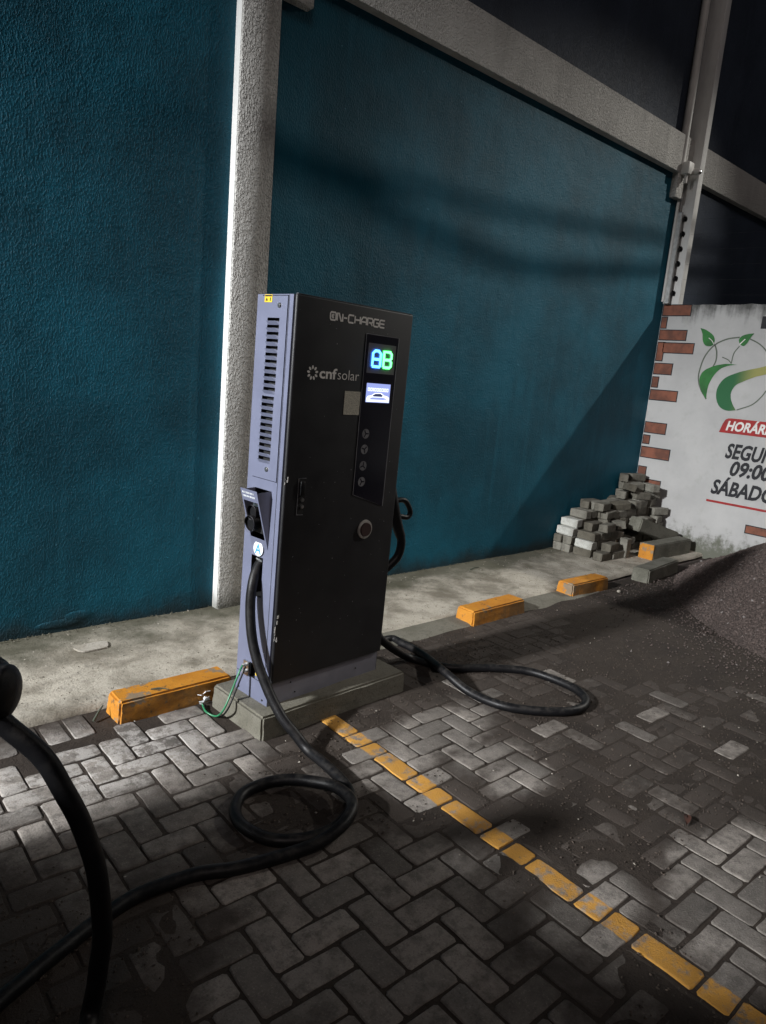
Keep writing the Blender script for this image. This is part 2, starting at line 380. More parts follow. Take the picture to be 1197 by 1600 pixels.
class MB:
    def __init__(s): s.bm = bmesh.new()
    def box(s, x0, x1, y0, y1, z0, z1, bev=0.0, seg=1, mtx=None):
        r = bmesh.ops.create_cube(s.bm, size=1.0); vs = r['verts']
        for v in vs: v.co = Vector(((x0+x1)/2+v.co.x*(x1-x0), (y0+y1)/2+v.co.y*(y1-y0), (z0+z1)/2+v.co.z*(z1-z0)))
        if mtx: bmesh.ops.transform(s.bm, matrix=mtx, verts=vs)
        if bev:
            es = list({e for v in vs for e in v.link_edges})
            bmesh.ops.bevel(s.bm, geom=es, offset=bev, segments=seg, affect='EDGES', profile=.5)
        return s
    def cyl(s, a, b, r1, r2=None, n=20, caps=True):
        a = Vector(a); b = Vector(b); d = b-a; r2 = r1 if r2 is None else r2
        q = d.to_track_quat('Z', 'Y').to_matrix().to_4x4(); q.translation = (a+b)/2
        bmesh.ops.create_cone(s.bm, cap_ends=caps, segments=n, radius1=r1, radius2=r2, depth=d.length, matrix=q); return s
    def sph(s, c, r, u=16, v=10, sc=(1, 1, 1)):
        mt = Matrix.Translation(c) @ Matrix.Diagonal((*sc, 1))
        bmesh.ops.create_uvsphere(s.bm, u_segments=u, v_segments=v, radius=r, matrix=mt); return s
    def poly(s, pts, faces):
        vs = [s.bm.verts.new(p) for p in pts]
        for f in faces: s.bm.faces.new([vs[i] for i in f])
        return s
    def prism(s, pts, off):
        n = len(pts); off = Vector(off); P = [Vector(p) for p in pts]; P += [p+off for p in P]
        fs = [list(range(n))[::-1], list(range(n, 2*n))]+[[i, (i+1) % n, n+(i+1) % n, n+i] for i in range(n)]
        return s.poly(P, fs)
    def ribbon(s, pts, wd, nrm, th):
        """flat stroke of width wd along pts lying in a plane with normal nrm, thickness th"""
        P = [Vector(p) for p in pts]; nrm = Vector(nrm).normalized(); L = []; R = []
        for i, p in enumerate(P):
            d = (P[min(i+1, len(P)-1)]-P[max(i-1, 0)]).normalized()
            k = nrm.cross(d)
            mit = 1.0
            if 0 < i < len(P)-1:
                a = (P[i]-P[i-1]).normalized(); b = (P[i+1]-P[i]).normalized(); c = max(.5, math.sqrt(max(0, (1+a.dot(b))/2))); mit = 1/c
            L.append(p+k*wd/2*mit); R.append(p-k*wd/2*mit)
        n = len(P); V = L+R+[v+nrm*th for v in L]+[v+nrm*th for v in R]; fs = []
        for i in range(n-1):
            fs += [[i, i+1, n+i+1, n+i], [2*n+i, 3*n+i, 3*n+i+1, 2*n+i+1], [i, 2*n+i, 2*n+i+1, i+1], [n+i, n+i+1, 3*n+i+1, 3*n+i]]
        fs += [[0, n, 3*n, 2*n], [n-1, 3*n-1, 4*n-1, 2*n-1]]
        return s.poly(V, fs)
    def build(s, name, mat, parent=None, smooth=False, recalc=True):
        if recalc: bmesh.ops.recalc_face_normals(s.bm, faces=s.bm.faces)
        me = bpy.data.meshes.new(name); s.bm.to_mesh(me); s.bm.free()
        if smooth:
            for p in me.polygons: p.use_smooth = True
            me.set_sharp_from_angle(angle=rad(38))
        me.materials.append(M[mat] if isinstance(mat, str) else mat)
        return link(bpy.data.objects.new(name, me), parent)
def spline(pts, n=10):
    P = [Vector(p) for p in pts]; P = [P[0]*2-P[1]]+P+[P[-1]*2-P[-2]]; out = []
    for i in range(1, len(P)-2):
        for k in range(n):
            t = k/n; a, b, c, d = P[i-1], P[i], P[i+1], P[i+2]
            out.append(.5*((2*b)+(-a+c)*t+(2*a-5*b+4*c-d)*t*t+(-a+3*b-3*c+d)*t**3))
    out.append(P[-2]); return out
def tube(name, pts, r, mat, parent=None, n=14, rr=None):
    bm = bmesh.new(); P = pts; rings = []
    t0 = (P[1]-P[0]).normalized(); nrm = t0.orthogonal().normalized()
    for i, p in enumerate(P):
        t = (P[min(i+1, len(P)-1)]-P[max(i-1, 0)]).normalized()
        nrm = (nrm-t*nrm.dot(t)).normalized(); b = t.cross(nrm); q = r if rr is None else rr(i/(len(P)-1))
        rings.append([bm.verts.new(p+(nrm*math.cos(2*math.pi*k/n)+b*math.sin(2*math.pi*k/n))*q) for k in range(n)])
    for a, b in zip(rings, rings[1:]):
        for k in range(n): bm.faces.new((a[k], a[(k+1) % n], b[(k+1) % n], b[k]))
    bm.faces.new(rings[0][::-1]); bm.faces.new(rings[-1])
    bmesh.ops.recalc_face_normals(bm, faces=bm.faces)
    me = bpy.data.meshes.new(name); bm.to_mesh(me); bm.free()
    for p in me.polygons: p.use_smooth = True
    me.set_sharp_from_angle(angle=rad(60))
    me.materials.append(M[mat]); return link(bpy.data.objects.new(name, me), parent)
def text(name, body, mat, parent, mtx, size, sx=1.0, shear=0.0, offset=0.0, th=.001, align='LEFT'):
    c = bpy.data.curves.new(name, 'FONT'); c.body = body; c.size = size; c.shear = shear; c.offset = offset
    c.extrude = th/2; c.align_x = align; c.resolution_u = 3
    o = bpy.data.objects.new(name+'_curve', c); col.objects.link(o)
    dg = bpy.context.evaluated_depsgraph_get(); me = bpy.data.meshes.new_from_object(o.evaluated_get(dg))
    bpy.data.objects.remove(o); bpy.data.curves.remove(c)
    me.transform(mtx @ Matrix.Diagonal((sx, 1, 1, 1))); me.name = name
    me.materials.clear(); me.materials.append(M[mat])
    return link(bpy.data.objects.new(name, me), parent)
def holed(mb, a0, a1, b0, b1, holes, f):
    """sheet over a0..a1 x b0..b1 with rectangular holes; f(a,b) gives the point"""
    A = sorted({a0, a1, *[v for h in holes for v in h[:2]]}); B = sorted({b0, b1, *[v for h in holes for v in h[2:]]})
    vs = {}
    def V(i, j):
        if (i, j) not in vs: vs[(i, j)] = mb.bm.verts.new(f(A[i], B[j]))
        return vs[(i, j)]
    for i in range(len(A)-1):
        for j in range(len(B)-1):
            ca, cb = (A[i]+A[i+1])/2, (B[j]+B[j+1])/2
            if any(h[0] < ca < h[1] and h[2] < cb < h[3] for h in holes): continue
            mb.bm.faces.new((V(i, j), V(i+1, j), V(i+1, j+1), V(i, j+1)))
    return mb

# ------------------------------------------------------------------ ground and paving
def sheet(name, x0, x1, y0, y1, z, mat):
    return mesh_obj(name, [(x0, y0, z), (x1, y0, z), (x1, y1, z), (x0, y1, z)], [(0, 1, 2, 3)], mat)
g = sheet('ground', -150, 150, -150, 150, -.09, 'asphalt'); g['kind'] = 'structure'

pu = Vector((math.cos(PROT), -math.sin(PROT))); pv = Vector((math.sin(PROT), math.cos(PROT)))
# slight drift of the row with y: larger y lies at larger x
def cell(i, j): return PO + pu*((i)*P_) + pv*((j-.0)*P_)        # centre line of column i, near edge of row j-? 
PX0, PX1, PY0, PY1 = -4.2, 7.48, -3.0, 3.02
PLINTH = (1.585, 2.545, 2.395, 2.80)
bm = bmesh.new(); nx, ny = 330, 170; grid = []
for j in range(ny+1):
    row = []
    for i in range(nx+1):
        x = PX0+(PX1-PX0)*i/nx; y = PY0+(PY1-PY0)*j/ny
        c = clean_py(x, y)
        k = min(1, max(0, (c-.0)/.42)); k = k*k*(3-2*k)
        z = -.0004*(1-k) - .0042*k + .0022*mnoise.noise(Vector((x*14, y*14, 1.7)))
        z += .010*max(0, min(1, (x-3.6)/1.5))*max(0, min(1, (2.95-y)/.6))*(1-k)
        row.append(bm.verts.new((x, y, z)))
    grid.append(row)
for j in range(ny):
    for i in range(nx): bm.faces.new((grid[j][i], grid[j][i+1], grid[j+1][i+1], grid[j+1][i]))
me = bpy.data.meshes.new('pavement'); bm.to_mesh(me); bm.free()
for p in me.polygons: p.use_smooth = True
me.materials.append(M['soil']); pavement = link(bpy.data.objects.new('pavement', me)); pavement['kind'] = 'structure'

def paver_verts(L, Wd, rnd, h=.06):
    """worn block, length along x; irregular outline and rounded arris"""
    pts = []
    hx, hy = L/2, Wd/2
    outline = [(-hx, -hy*.8), (-hx*.92, -hy), (-hx*.35, -hy), (hx*.35, -hy), (hx*.92, -hy), (hx, -hy*.8), (hx, hy*.8), (hx*.92, hy), (hx*.35, hy), (-hx*.35, hy), (-hx*.92, hy), (-hx, hy*.8)]
    outline = [(x+rnd.uniform(-.0022, .0022), y+rnd.uniform(-.0022, .0022)) for x, y in outline]
    n = len(outline); V = []
    for (s, z) in ((0, -h), (0, -.0045), (.0022, -.0008), (.0045, 0)):
        for x, y in outline:
            V.append((x-math.copysign(s, x)*(abs(x)/hx if abs(x) < hx*.8 else 1), y-math.copysign(s, y)*(1 if abs(y) > hy*.5 else .8), z+(rnd.uniform(-.0008, .0008) if z > -.004 else 0)))
    F = []
    for k in range(3):
        F += [[k*n+i, k*n+(i+1) % n, (k+1)*n+(i+1) % n, (k+1)*n+i] for i in range(n)]
    F.append([3*n+i for i in range(n)])
    return V, F
prnd = random.Random(3)
variants = []
for k in range(8):
    V, F = paver_verts(.1935, .0915, prnd)
    variants.append((V, F))
def paver_mesh(k, mat):
    me = bpy.data.meshes.new('paver'); me.from_pydata(variants[k][0], [], variants[k][1])
    for p in me.polygons: p.use_smooth = True
    me.set_sharp_from_angle(angle=rad(50)); me.materials.append(M[mat]); return me
pmesh = {}
def get_pmesh(k, mat):
    if (k, mat) not in pmesh: pmesh[(k, mat)] = paver_mesh(k, mat)
    return pmesh[(k, mat)]
def in_plinth(x, y): return PLINTH[0]-.02 < x < PLINTH[1]+.02 and PLINTH[2]-.02 < y < PLINTH[3]+.1
pieces = []
for i in range(-70, 62):
    for j in range(-45, 32):
        md = (i-j) % 4
        if md == 0: cx, cy, a = i+.5, j+.5, 0.0       # lies across, covers i and i+1
        elif md == 3: cx, cy, a = i, j+1.0, math.pi/2  # lies along the row, covers j and j+1
        else: continue
        c = PO + pu*(cx*P_) + pv*((cy-1)*P_)
        hl = .1
        ylim = 2.83 if c.x < 1.15 else 2.90
        if not (-3.4 < c.x < 7.4 and -2.6 < c.y < ylim-.08*(1 if a else 0)-.03): continue
        if in_plinth(c.x, c.y) or (1.1 < c.x < 1.8 and c.y > 2.8) or (c.x > 1.15 and c.y > 2.86): continue
        mat = 'paver'
        if c.y < 2.33:
            if a and i == 0: mat = 'paver_y'
            elif not a and i == 0: mat = 'paver_yl'
            elif not a and i == -1: mat = 'paver_yr'
        pieces.append((c.x, c.y, a, mat))
# soldier course beside the slab
x = -2.6
while x < 1.05:
    pieces.append((x, 2.925, math.pi/2, 'paver')); x += .103
pieces.append((4.53, 2.785, 0.0, 'paver_y'))
bare_ids = set()
for b in BARE: bare_ids.add(min(range(len(pieces)), key=lambda k: math.hypot(pieces[k][0]-b[0], pieces[k][1]-b[1])))
vis = []
rest = []
for pid, (x, y, a, mat) in enumerate(pieces):
    bare = pid in bare_ids
    q = Vector((x, y, 0))
    px, py, z = proj(q) if (q-CAM).dot(fwd) > .2 else (-999, -999, 1)
    if -30 < px < 1227 and py < 1640 and z > 0 and not (x > 4.9 and y < 2.5):
        vis.append((z*z*z if mat == 'paver' and not bare else 0, x, y, a, mat, bare))
    else: rest.append((x, y, a, mat))
vis.sort()
rest += [v[1:5] for v in vis[296:]]
def paver_z(x, y): return .0035*mnoise.noise(Vector((x*1.3, y*1.3, 9.1)))
for (_, x, y, a, mat, bare) in vis[:296]:
    o = bpy.data.objects.new('paver', get_pmesh(prnd.randrange(8), mat)); link(o, pavement)
    kd = .62 if bare else prnd.uniform(-.46, .40)
    o.color = (kd, kd, kd, 1)
    flip = 0 if mat != 'paver' else prnd.choice((0, math.pi))
    o.location = (x+prnd.uniform(-.002, .002), y+prnd.uniform(-.002, .002), paver_z(x, y)+prnd.uniform(-.0015, .0025)+(.004 if bare else 0))
    o.rotation_euler = (prnd.uniform(-.012, .012), prnd.uniform(-.008, .008), -PROT+a+flip+prnd.uniform(-.014, .014))
V = []; F = []
for (x, y, a, mat) in rest:
    vv, ff = variants[prnd.randrange(8)]; c, s = math.cos(a-PROT), math.sin(a-PROT); b = len(V); z = paver_z(x, y)+prnd.uniform(-.0015, .0015)
    V += [(x+c*p[0]-s*p[1], y+s*p[0]+c*p[1], z+p[2]) for p in vv]; F += [[b+q for q in f] for f in ff]
pf = mesh_obj('paver_field', V, F, 'paver', pavement); pf['kind'] = 'stuff'; pf.color = (0, 0, 0, 1)

# concrete apron along the building
bm = bmesh.new(); nx, ny = 230, 24; rows = []
for j in range(ny+1):
    rows.append([])
    for i in range(nx+1):
        x = -4.2+11.7*i/nx
        e = 3.035+.012*(x-1)*.9+.008*mnoise.noise(Vector((x*5, 0, 0)))
        y = e+(SITE_Y+.0-e)*j/ny
        z = .018+.006*mnoise.noise(Vector((x*1.7, y*1.7, 4)))+.0025*mnoise.noise(Vector((x*9, y*9, 4)))
        if j == 0: z -= .03
        if j == 1: y = e+.012
        rows[-1].append(bm.verts.new((x, y, z)))
for j in range(ny):
    for i in range(nx): bm.faces.new((rows[j][i], rows[j][i+1], rows[j+1][i+1], rows[j+1][i]))
me = bpy.data.meshes.new('concrete_apron'); bm.to_mesh(me); bm.free()
for p in me.polygons: p.use_smooth = True
me.materials.append(M['slab']); apron = link(bpy.data.objects.new('concrete_apron', me)); apron['kind'] = 'structure'
# smoother repaired patch in the apron
c = gnd(144, 1012, .02)
pts = []
for k in range(28):
    a = 2*math.pi*k/28; ex = .075*(abs(math.cos(a))**.6)*math.copysign(1, math.cos(a)); ey = .05*(abs(math.sin(a))**.6)*math.copysign(1, math.sin(a))
    pts.append((c.x+ex*(1.15+.1*math.sin(3*a)), c.y+ey, .021))
MB().prism(pts, (0, 0, .008)).build('mortar_patch', 'patch', apron, True)
# mortar strip between apron and paving right of the charger
mb = MB(); V = []; n = 30
for i in range(n+1):
    x = 2.56+2.6*i/n; nz = mnoise.noise(Vector((x*4, 5, 0)))
    V += [(x, 2.90+.03*nz, .0), (x, 2.93+.03*nz, .012), (x, 3.07, .016)]
mb.poly(V, [[3*i+k, 3*i+3+k, 3*i+4+k, 3*i+1+k] for i in range(n) for k in range(2)])
o = mb.build('mortar_strip', 'plinth', None, True); o.parent = apron

# ------------------------------------------------------------------ building
bld = empty('building', (2.3, SITE_Y, 0)); tag(bld, 'teal rendered building wall with cream pillars and a cream beam', 'building')
def bpart(o):
    o.parent = bld; o.matrix_parent_inverse = Matrix.Translation((-2.3, -SITE_Y, 0)); return o
Y = SITE_Y
bpart(MB().box(-9, 7.62, Y, Y+.2, -.08, 4.0).build('lower_wall', 'teal'))
bpart(MB().box(7.62, 14, Y+.002, Y+.2, -.08, 4.0).build('side_wall', 'shade_dark'))  # missing lamp light beyond the column is put into the wall colour
bpart(MB().box(-9, 14, Y+.004, Y+.2, 4.0, 7.5).build('upper_wall', 'shade_dark'))  # unlit look above the beam is put into the colour
def pillar(x0, x1, dep, z1, white):
    o = MB().box(x0, x1, Y-dep, Y+.01, -.02, z1, .008, 2).build('pillar', 'cream', smooth=True); bpart(o)
    if white:
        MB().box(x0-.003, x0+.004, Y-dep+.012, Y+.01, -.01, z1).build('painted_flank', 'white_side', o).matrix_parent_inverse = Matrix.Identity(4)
    return o
pillar(2.226, 2.474, .072, 7.0, True)
# beam with corbels
bpart(MB().box(2.47, 14, Y-.07, Y+.01, 3.855, 4.21, .008, 2).build('beam', 'cream', smooth=True))
bpart(MB().box(-9, 2.23, Y-.07, Y+.01, 3.855, 4.21, .008, 2).build('beam', 'cream', smooth=True))
bpart(MB().box(2.472, 2.70, Y-.066, Y+.01, 3.69, 3.857, .01, 2).build('corbel', 'cream', smooth=True))
bpart(MB().box(7.27, 7.42, Y-.066, Y+.01, 3.62, 3.857, .01, 2).build('corbel', 'cream', smooth=True))
# end column by the sign wall: lit flank and narrow front
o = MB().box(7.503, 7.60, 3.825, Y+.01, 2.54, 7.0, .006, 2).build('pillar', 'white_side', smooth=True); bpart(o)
bpart(MB().cyl((7.315, Y-.048, 3.93), (7.315, Y-.048, 7.0), .040, n=18).build('downpipe', 'pvc', smooth=True))
bpart(MB().cyl((7.42, Y-.03, 2.6), (7.42, Y-.03, 3.95), .016, n=12).build('conduit', 'pvc', smooth=True))
bpart(MB().cyl((7.475, Y-.02, 2.6), (7.475, Y-.02, 3.9), .011, n=12).build('conduit', 'pvc', smooth=True))
# lump of broken plaster near the foot
o = MB().sph((0, 0, 0), .06, 20, 12, (1.3, .07, .5)).build('plaster_bulge', 'teal', smooth=True)
pp = onpl(122, 962, 1, Y); o.location = pp; bpart(o)
o = MB().sph((0, 0, 0), .10, 20, 12, (1.3, .04, .25)).build('plaster_bulge', 'teal', smooth=True)
o.location = onpl(92, 975, 1, Y); bpart(o)

cm = empty('security_camera', (7.36, Y-.10, 3.90)); tag(cm, 'small white security camera box with a shiny lens on the corner pipe', 'camera')
MB().box(-.06, .05, -.05, .045, -.06, .06, .012, 2).build('housing', 'pvc', cm, True)
MB().cyl((.06, -.03, -.015), (.085, -.08, -.02), .03, .034, 20).build('barrel', 'pvc', cm, True)
MB().sph((.088, -.085, -.02), .027, 18, 12).build('lens', 'chrome', cm, True)
MB().cyl((-.02, -.01, -.06), (-.02, -.01, -.14), .018, n=12).build('cable_gland', 'pvc', cm, True)

# electric fence on top of the sign wall
ef = empty('electric_fence', (7.56, 3.93, 2.58)); tag(ef, 'electric fence post with black insulators and thin wires on top of the sign wall', 'fence')
MB().box(-.14, -.11, -.03, .03, 0, .92, .003, 1).build('post', 'galv', ef)
MB().box(-.095, -.075, .02, .045, 0, 1.12, .003, 1).build('post', 'galv', ef)
for k in range(6):
    z = .10+k*.15
    o = MB().cyl((-.11, -.005, z), (-.055, -.02, z+.01), .030, .02, 12).cyl((-.055, -.02, z+.01), (-.03, -.03, z+.015), .036, .036, 12).build('insulator', 'rubber', ef, True)
    pts = spline([(-.04, -.03, z+.01), (.0, -1.0, z-.01), (.02, -2.4, z)], 8)
    tube('wire', pts, .0005, 'dark', ef, 5)

# ------------------------------------------------------------------ sign wall
sw = empty('sign_wall', (SIGN_X, 2.5, 0)); tag(sw, 'white painted wall with leaf emblem, red banner, opening hours and painted bricks', 'wall')
def swp(o):
    o.parent = sw; o.matrix_parent_inverse = Matrix.Translation((-SIGN_X, -2.5, 0)); return o
mb = MB(); ys = [-2.5+6.49*i/120 for i in range(121)]
top = [2.575+.010*mnoise.noise(Vector((y*7, 0, 0)))+.006*mnoise.noise(Vector((y*23, 0, 0))) for y in ys]
n = len(ys); V = []
for X in (SIGN_X, SIGN_X+.14):
    for z in (None, -.08):
        V += [(X, y, t if z is None else z) for y, t in zip(ys, top)]
F = []
for i in range(n-1):
    F += [[i, i+1, n+i+1, n+i], [2*n+i, 2*n+i+1, 3*n+i+1, 3*n+i], [i, i+1, 2*n+i+1, 2*n+i]]
F += [[0, n, 3*n, 2*n], [n-1, 2*n-1, 4*n-1, 3*n-1]]
swp(mb.poly(V, F).build('panel', 'signwhite'))
def sp(a, b, off=0.0):      # photo pixel on the face of the sign wall
    p = onpl(a, b, 0, SIGN_X); return Vector((SIGN_X-off, p.y, p.z))
z7 = lambda a, b: (1050+a/5, 480+b/5)
z4 = lambda a, b: (840+a/3.353, 440+b/3.353)
def splate(name, pts, mat, off=.0015, th=.0015, parent=None):
    o = MB().prism([(SIGN_X-off, y, z) for y, z in pts], (-th, 0, 0)).build(name, mat); return swp(o)
for (a0, b0, a1, b1) in [(640, 120, 803, 182), (630, 184, 675, 247), (625, 250, 778, 312), (657, 317, 815, 382), (610, 314, 654, 418), (600, 423, 702, 492), (590, 494, 630, 557), (572, 560, 728, 633), (545, 728, 670, 805), (540, 797, 585, 853), (528, 856, 688, 942), (505, 957, 565, 1025), (562, 1030, 637, 1112), (1090, 1272, 1230, 1350), (1180, 182, 1240, 248)]:
    A = sp(*z4(a0, b0)); B = sp(*z4(a1, b1)); ym = min(A.y, SITE_Y-.004); dark = a0 > 1150
    q = .010
    splate('brick_outline', [(ym, A.z), (ym, B.z), (B.y, B.z), (B.y, A.z)], 'blackp', .0005, .001)
    splate('painted_brick', [(ym-q, A.z-q), (ym-q, B.z+q), (B.y+q, B.z+q), (B.y+q, A.z-q)], 'blackp' if dark else 'brickp', .0015, .0015)
def ppoly(lst): return [(sp(*z7(a, b)).y, sp(*z7(a, b)).z) for a, b in lst]
def smooth2(lst, n=5):
    P = [Vector((a, b, 0)) for a, b in lst]; out = spline(P+[P[0]], n)[:-1]; return [(v.x, v.y) for v in out]
def openspl(lst, n=6): return [(v.x, v.y) for v in spline([Vector((a, b, 0)) for a, b in lst], n)]
leafA = openspl([(268, 718), (230, 650), (215, 580), (225, 530), (260, 490), (330, 460), (420, 443), (510, 450)])+openspl([(510, 450), (440, 458), (380, 482), (330, 530), (290, 600), (274, 660), (268, 718)])[1:-1]
splate('emblem_leaf', ppoly(leafA), 'greenp', .0025)
sweep = openspl([(500, 806), (430, 808), (375, 780), (348, 720), (350, 650), (380, 590), (430, 545), (520, 510), (600, 490), (735, 460), (900, 400)])+openspl([(900, 470), (735, 525), (650, 545), (560, 580), (500, 610), (465, 660), (460, 710), (475, 760), (500, 806)])[:-1]
splate('emblem_sweep', ppoly(sweep), 'olivep', .0025)
splate('emblem_leaf', ppoly(openspl([(225, 163), (270, 178), (320, 215), (335, 250), (330, 290)])+openspl([(330, 290), (300, 305), (262, 298), (243, 262), (240, 210), (225, 163)])[1:-1]), 'greenp', .0045)
splate('emblem_leaf', ppoly(openspl([(645, 205), (600, 209), (550, 225), (525, 255), (530, 290)])+openspl([(530, 290), (560, 303), (590, 280), (615, 240), (645, 205)])[1:-1]), 'greenp', .0045)
def sstroke(name, lst, wd, mat):
    pts = [(SIGN_X-.001, y, z) for y, z in ppoly(openspl(lst))]
    return swp(MB().ribbon(pts, wd, (-1, 0, 0), .0012).build(name, mat))
sstroke('emblem_ring', [(268, 718), (225, 640), (207, 560), (220, 480), (260, 380), (335, 295), (430, 250), (530, 235)], .014, 'greyp')
sstroke('emblem_ring', [(610, 248), (680, 285), (735, 340), (790, 440), (800, 520), (780, 590), (735, 655), (690, 710), (620, 765), (505, 803)], .012, 'greyp')
sstroke('emblem_stem', [(335, 290), (350, 350), (343, 420), (318, 470)], .014, 'greyp')
sstroke('emblem_stem', [(528, 305), (485, 360), (463, 440)], .010, 'greyp')
sstroke('emblem_stem', [(393, 390), (440, 412), (463, 440)], .010, 'greyp')
sstroke('leaf_vein', [(290, 240), (315, 262), (330, 290)], .006, 'whitep').location.x -= .006
sstroke('leaf_vein', [(575, 250), (548, 275), (530, 292)], .010, 'whitep').location.x -= .006
bl = sp(*z7(370, 975)); bt = sp(*z7(432, 866))
splate('red_banner', [(3.165, 1.303), (3.140, 1.395), (3.120, 1.437), (3.095, 1.450), (3.06, 1.454), (2.1, 1.454), (2.1, 1.303)], 'redp', .0015)
splate('red_line', [(3.17, .600), (3.17, .577), (2.0, .577), (2.0, .600)], 'redp', .0015)
def smtx(y, z, off=.004): return Matrix(((0, 0, -1, SIGN_X-off), (-1, 0, 0, y), (0, 1, 0, z), (0, 0, 0, 1)))
def slet(name, body, a, b, h, wd, mat, off=.004, bold=.034):
    p = sp(*z7(a, b)); o = text(name, body, mat, None, Matrix.Identity(4), 1.0, 1, .22, bold, .0)
    me = o.data; xs = [v.co.x for v in me.vertices]; ys2 = [v.co.y for v in me.vertices if True]
    x0, x1 = min(xs), max(xs); cap = .73
    me.transform(smtx(p.y, p.z, off) @ Matrix.Diagonal((wd/(x1-x0), h/cap, 1, 1)) @ Matrix.Translation((-x0, 0, 0)))
    return swp(o)
p = lambda a, b: sp(*z7(a, b))
slet('lettering_horario', 'HORÁRIO', 420, 958, .095, .50, 'whitep', .0045)
slet('lettering_segunda', 'SEGUNDA', 412, 1172, .150, .68, 'blackp')
slet('lettering_hours', '09:00', 446, 1310, .150, .40, 'blackp')
slet('lettering_sabado', 'SÁBADO-', 300, 1447, .150, .68, 'blackp')

# ------------------------------------------------------------------ kerb stones
def kerb(name, x0, x1, y0, y1, h, mat, seed, z0=-.02, rz=0.0, tp=.022):
    rn = random.Random(seed); cx, cy = (x0+x1)/2, (y0+y1)/2; L, Wd = x1-x0, y1-y0
    bm = bmesh.new(); bmesh.ops.create_cube(bm, size=1)
    for v in bm.verts:
        up = v.co.z > 0; v.co = Vector((v.co.x*(L-(tp if up else 0)), v.co.y*(Wd-(tp if up else 0)), h if up else z0))
    bmesh.ops.bevel(bm, geom=bm.edges[:], offset=.010, segments=2, affect='EDGES')
    bmesh.ops.subdivide_edges(bm, edges=[e for e in bm.edges if e.calc_length() > .05], cuts=9, use_grid_fill=True)
    for v in bm.verts:
        k = Vector((v.co.x*22+seed, v.co.y*22, v.co.z*22)); v.co += (.0018*mnoise.noise_vector(k*.6)+.0024*mnoise.noise_vector(k*1.7))+.0016*mnoise.noise_vector(k*3.5)
    me = bpy.data.meshes.new(name); bm.to_mesh(me); bm.free()
    for p in me.polygons: p.use_smooth = True
    me.set_sharp_from_angle(angle=rad(75)); me.materials.append(M[mat])
    o = link(bpy.data.objects.new(name, me)); o.location = (cx, cy, 0); o.rotation_euler.z = rz; return o
tag(kerb('wheel_stop', 1.15, 1.725, 2.845, 3.005, .098, 'kerby', 1, rz=-.0), 'yellow painted concrete wheel stop beside the charger plinth', 'wheel stop', 'yellow wheel stops')
tag(kerb('wheel_stop', 3.555, 4.14, 2.885, 3.055, .10, 'kerby', 2, rz=.01), 'yellow painted concrete wheel stop behind the coiled cable loop', 'wheel stop', 'yellow wheel stops')
tag(kerb('wheel_stop', 4.785, 5.31, 2.915, 3.08, .105, 'kerby', 3, rz=-.02), 'yellow painted concrete wheel stop nearest the gravel pile', 'wheel stop', 'yellow wheel stops')
k4 = kerb('kerb_stone', 6.62, 7.38, 3.20, 3.36, .17, 'kerbgrey', 4, z0=.0, rz=-.03, tp=.008)
tag(k4, 'grey concrete kerb stone with a yellow painted end by the block stack', 'kerb stone', 'loose kerb stones')
MB().box(-.386, -.379, -.078, .078, .008, .168, .003, 1).build('painted_end', 'kerby', k4)
k5 = kerb('kerb_stone', 5.80, 6.5, 2.86, 3.02, .12, 'kerbgrey', 5, z0=-.01, rz=.10, tp=.012)
tag(k5, 'grey concrete kerb stone half buried at the foot of the gravel', 'kerb stone', 'loose kerb stones')
k6 = kerb('kerb_stone', -.36, .36, -.075, .075, .14, 'kerbgrey', 6, z0=.0, tp=.008)
k6.location = (7.02, 3.46, .165); k6.rotation_euler = (0.0, .27, -.12)
tag(k6, 'grey concrete kerb stone lying tilted on top of the block stack edge', 'kerb stone', 'loose kerb stones')

# ------------------------------------------------------------------ stack of paving blocks
BL, BW, BH = .20, .10, .082
brn = random.Random(11); bmeshes = {}
def block_mesh(k, mat):
    if (k, mat) in bmeshes: return bmeshes[(k, mat)]
    bm = bmesh.new(); bmesh.ops.create_cube(bm, size=1)
    for v in bm.verts: v.co = Vector((v.co.x*(BL-.006), v.co.y*(BW-.006), v.co.z*(BH-.003)))
    bmesh.ops.bevel(bm, geom=bm.edges[:], offset=.006, segments=1, affect='EDGES')
    rn = random.Random(k)
    for v in bm.verts: v.co += Vector([rn.uniform(-.004, .003)*(1 if c > 0 else -1) for c in v.co])
    me = bpy.data.meshes.new('paving_block'); bm.to_mesh(me); bm.free(); me.materials.append(M[mat])
    bmeshes[(k, mat)] = me; return me
ZB = .018
def block(x, y, row, rz=0.0, mat='block', label=None, tilt=(0, 0), up=False, z=None):
    o = bpy.data.objects.new('paving_block', block_mesh(brn.randrange(6), mat)); link(o)
    zz = ZB+BH*(row+.5) if z is None else z
    o.location = (x+brn.uniform(-.004, .004), y+brn.uniform(-.003, .003), zz)
    o.rotation_euler = (tilt[0], tilt[1], rz+brn.uniform(-.03, .03))
    if up: o.rotation_euler = (0, math.pi/2, rz); o.location.z = ZB+BL/2+BH*row
    tag(o, label or 'loose grey paving block at the open end or top of the stack', 'paving block', 'paving blocks stacked in the corner')
    return o
H90 = math.pi/2
# column by the wall
for r in (0, 1):
    block(6.10, 3.925, r); block(6.10, 3.822, r)
block(6.075, 3.872, 2, H90, 'pale_block', 'pale concrete paving block on the third layer beside the teal wall')
block(6.13, 3.868, 3, H90, 'pale_block', 'pale concrete paving block on the fourth layer beside the teal wall')
block(6.25, 3.86, 4, H90); block(6.36, 3.855, 4, H90)
block(6.42, 3.90, 5, .25); block(6.45, 3.74, 5, .12)
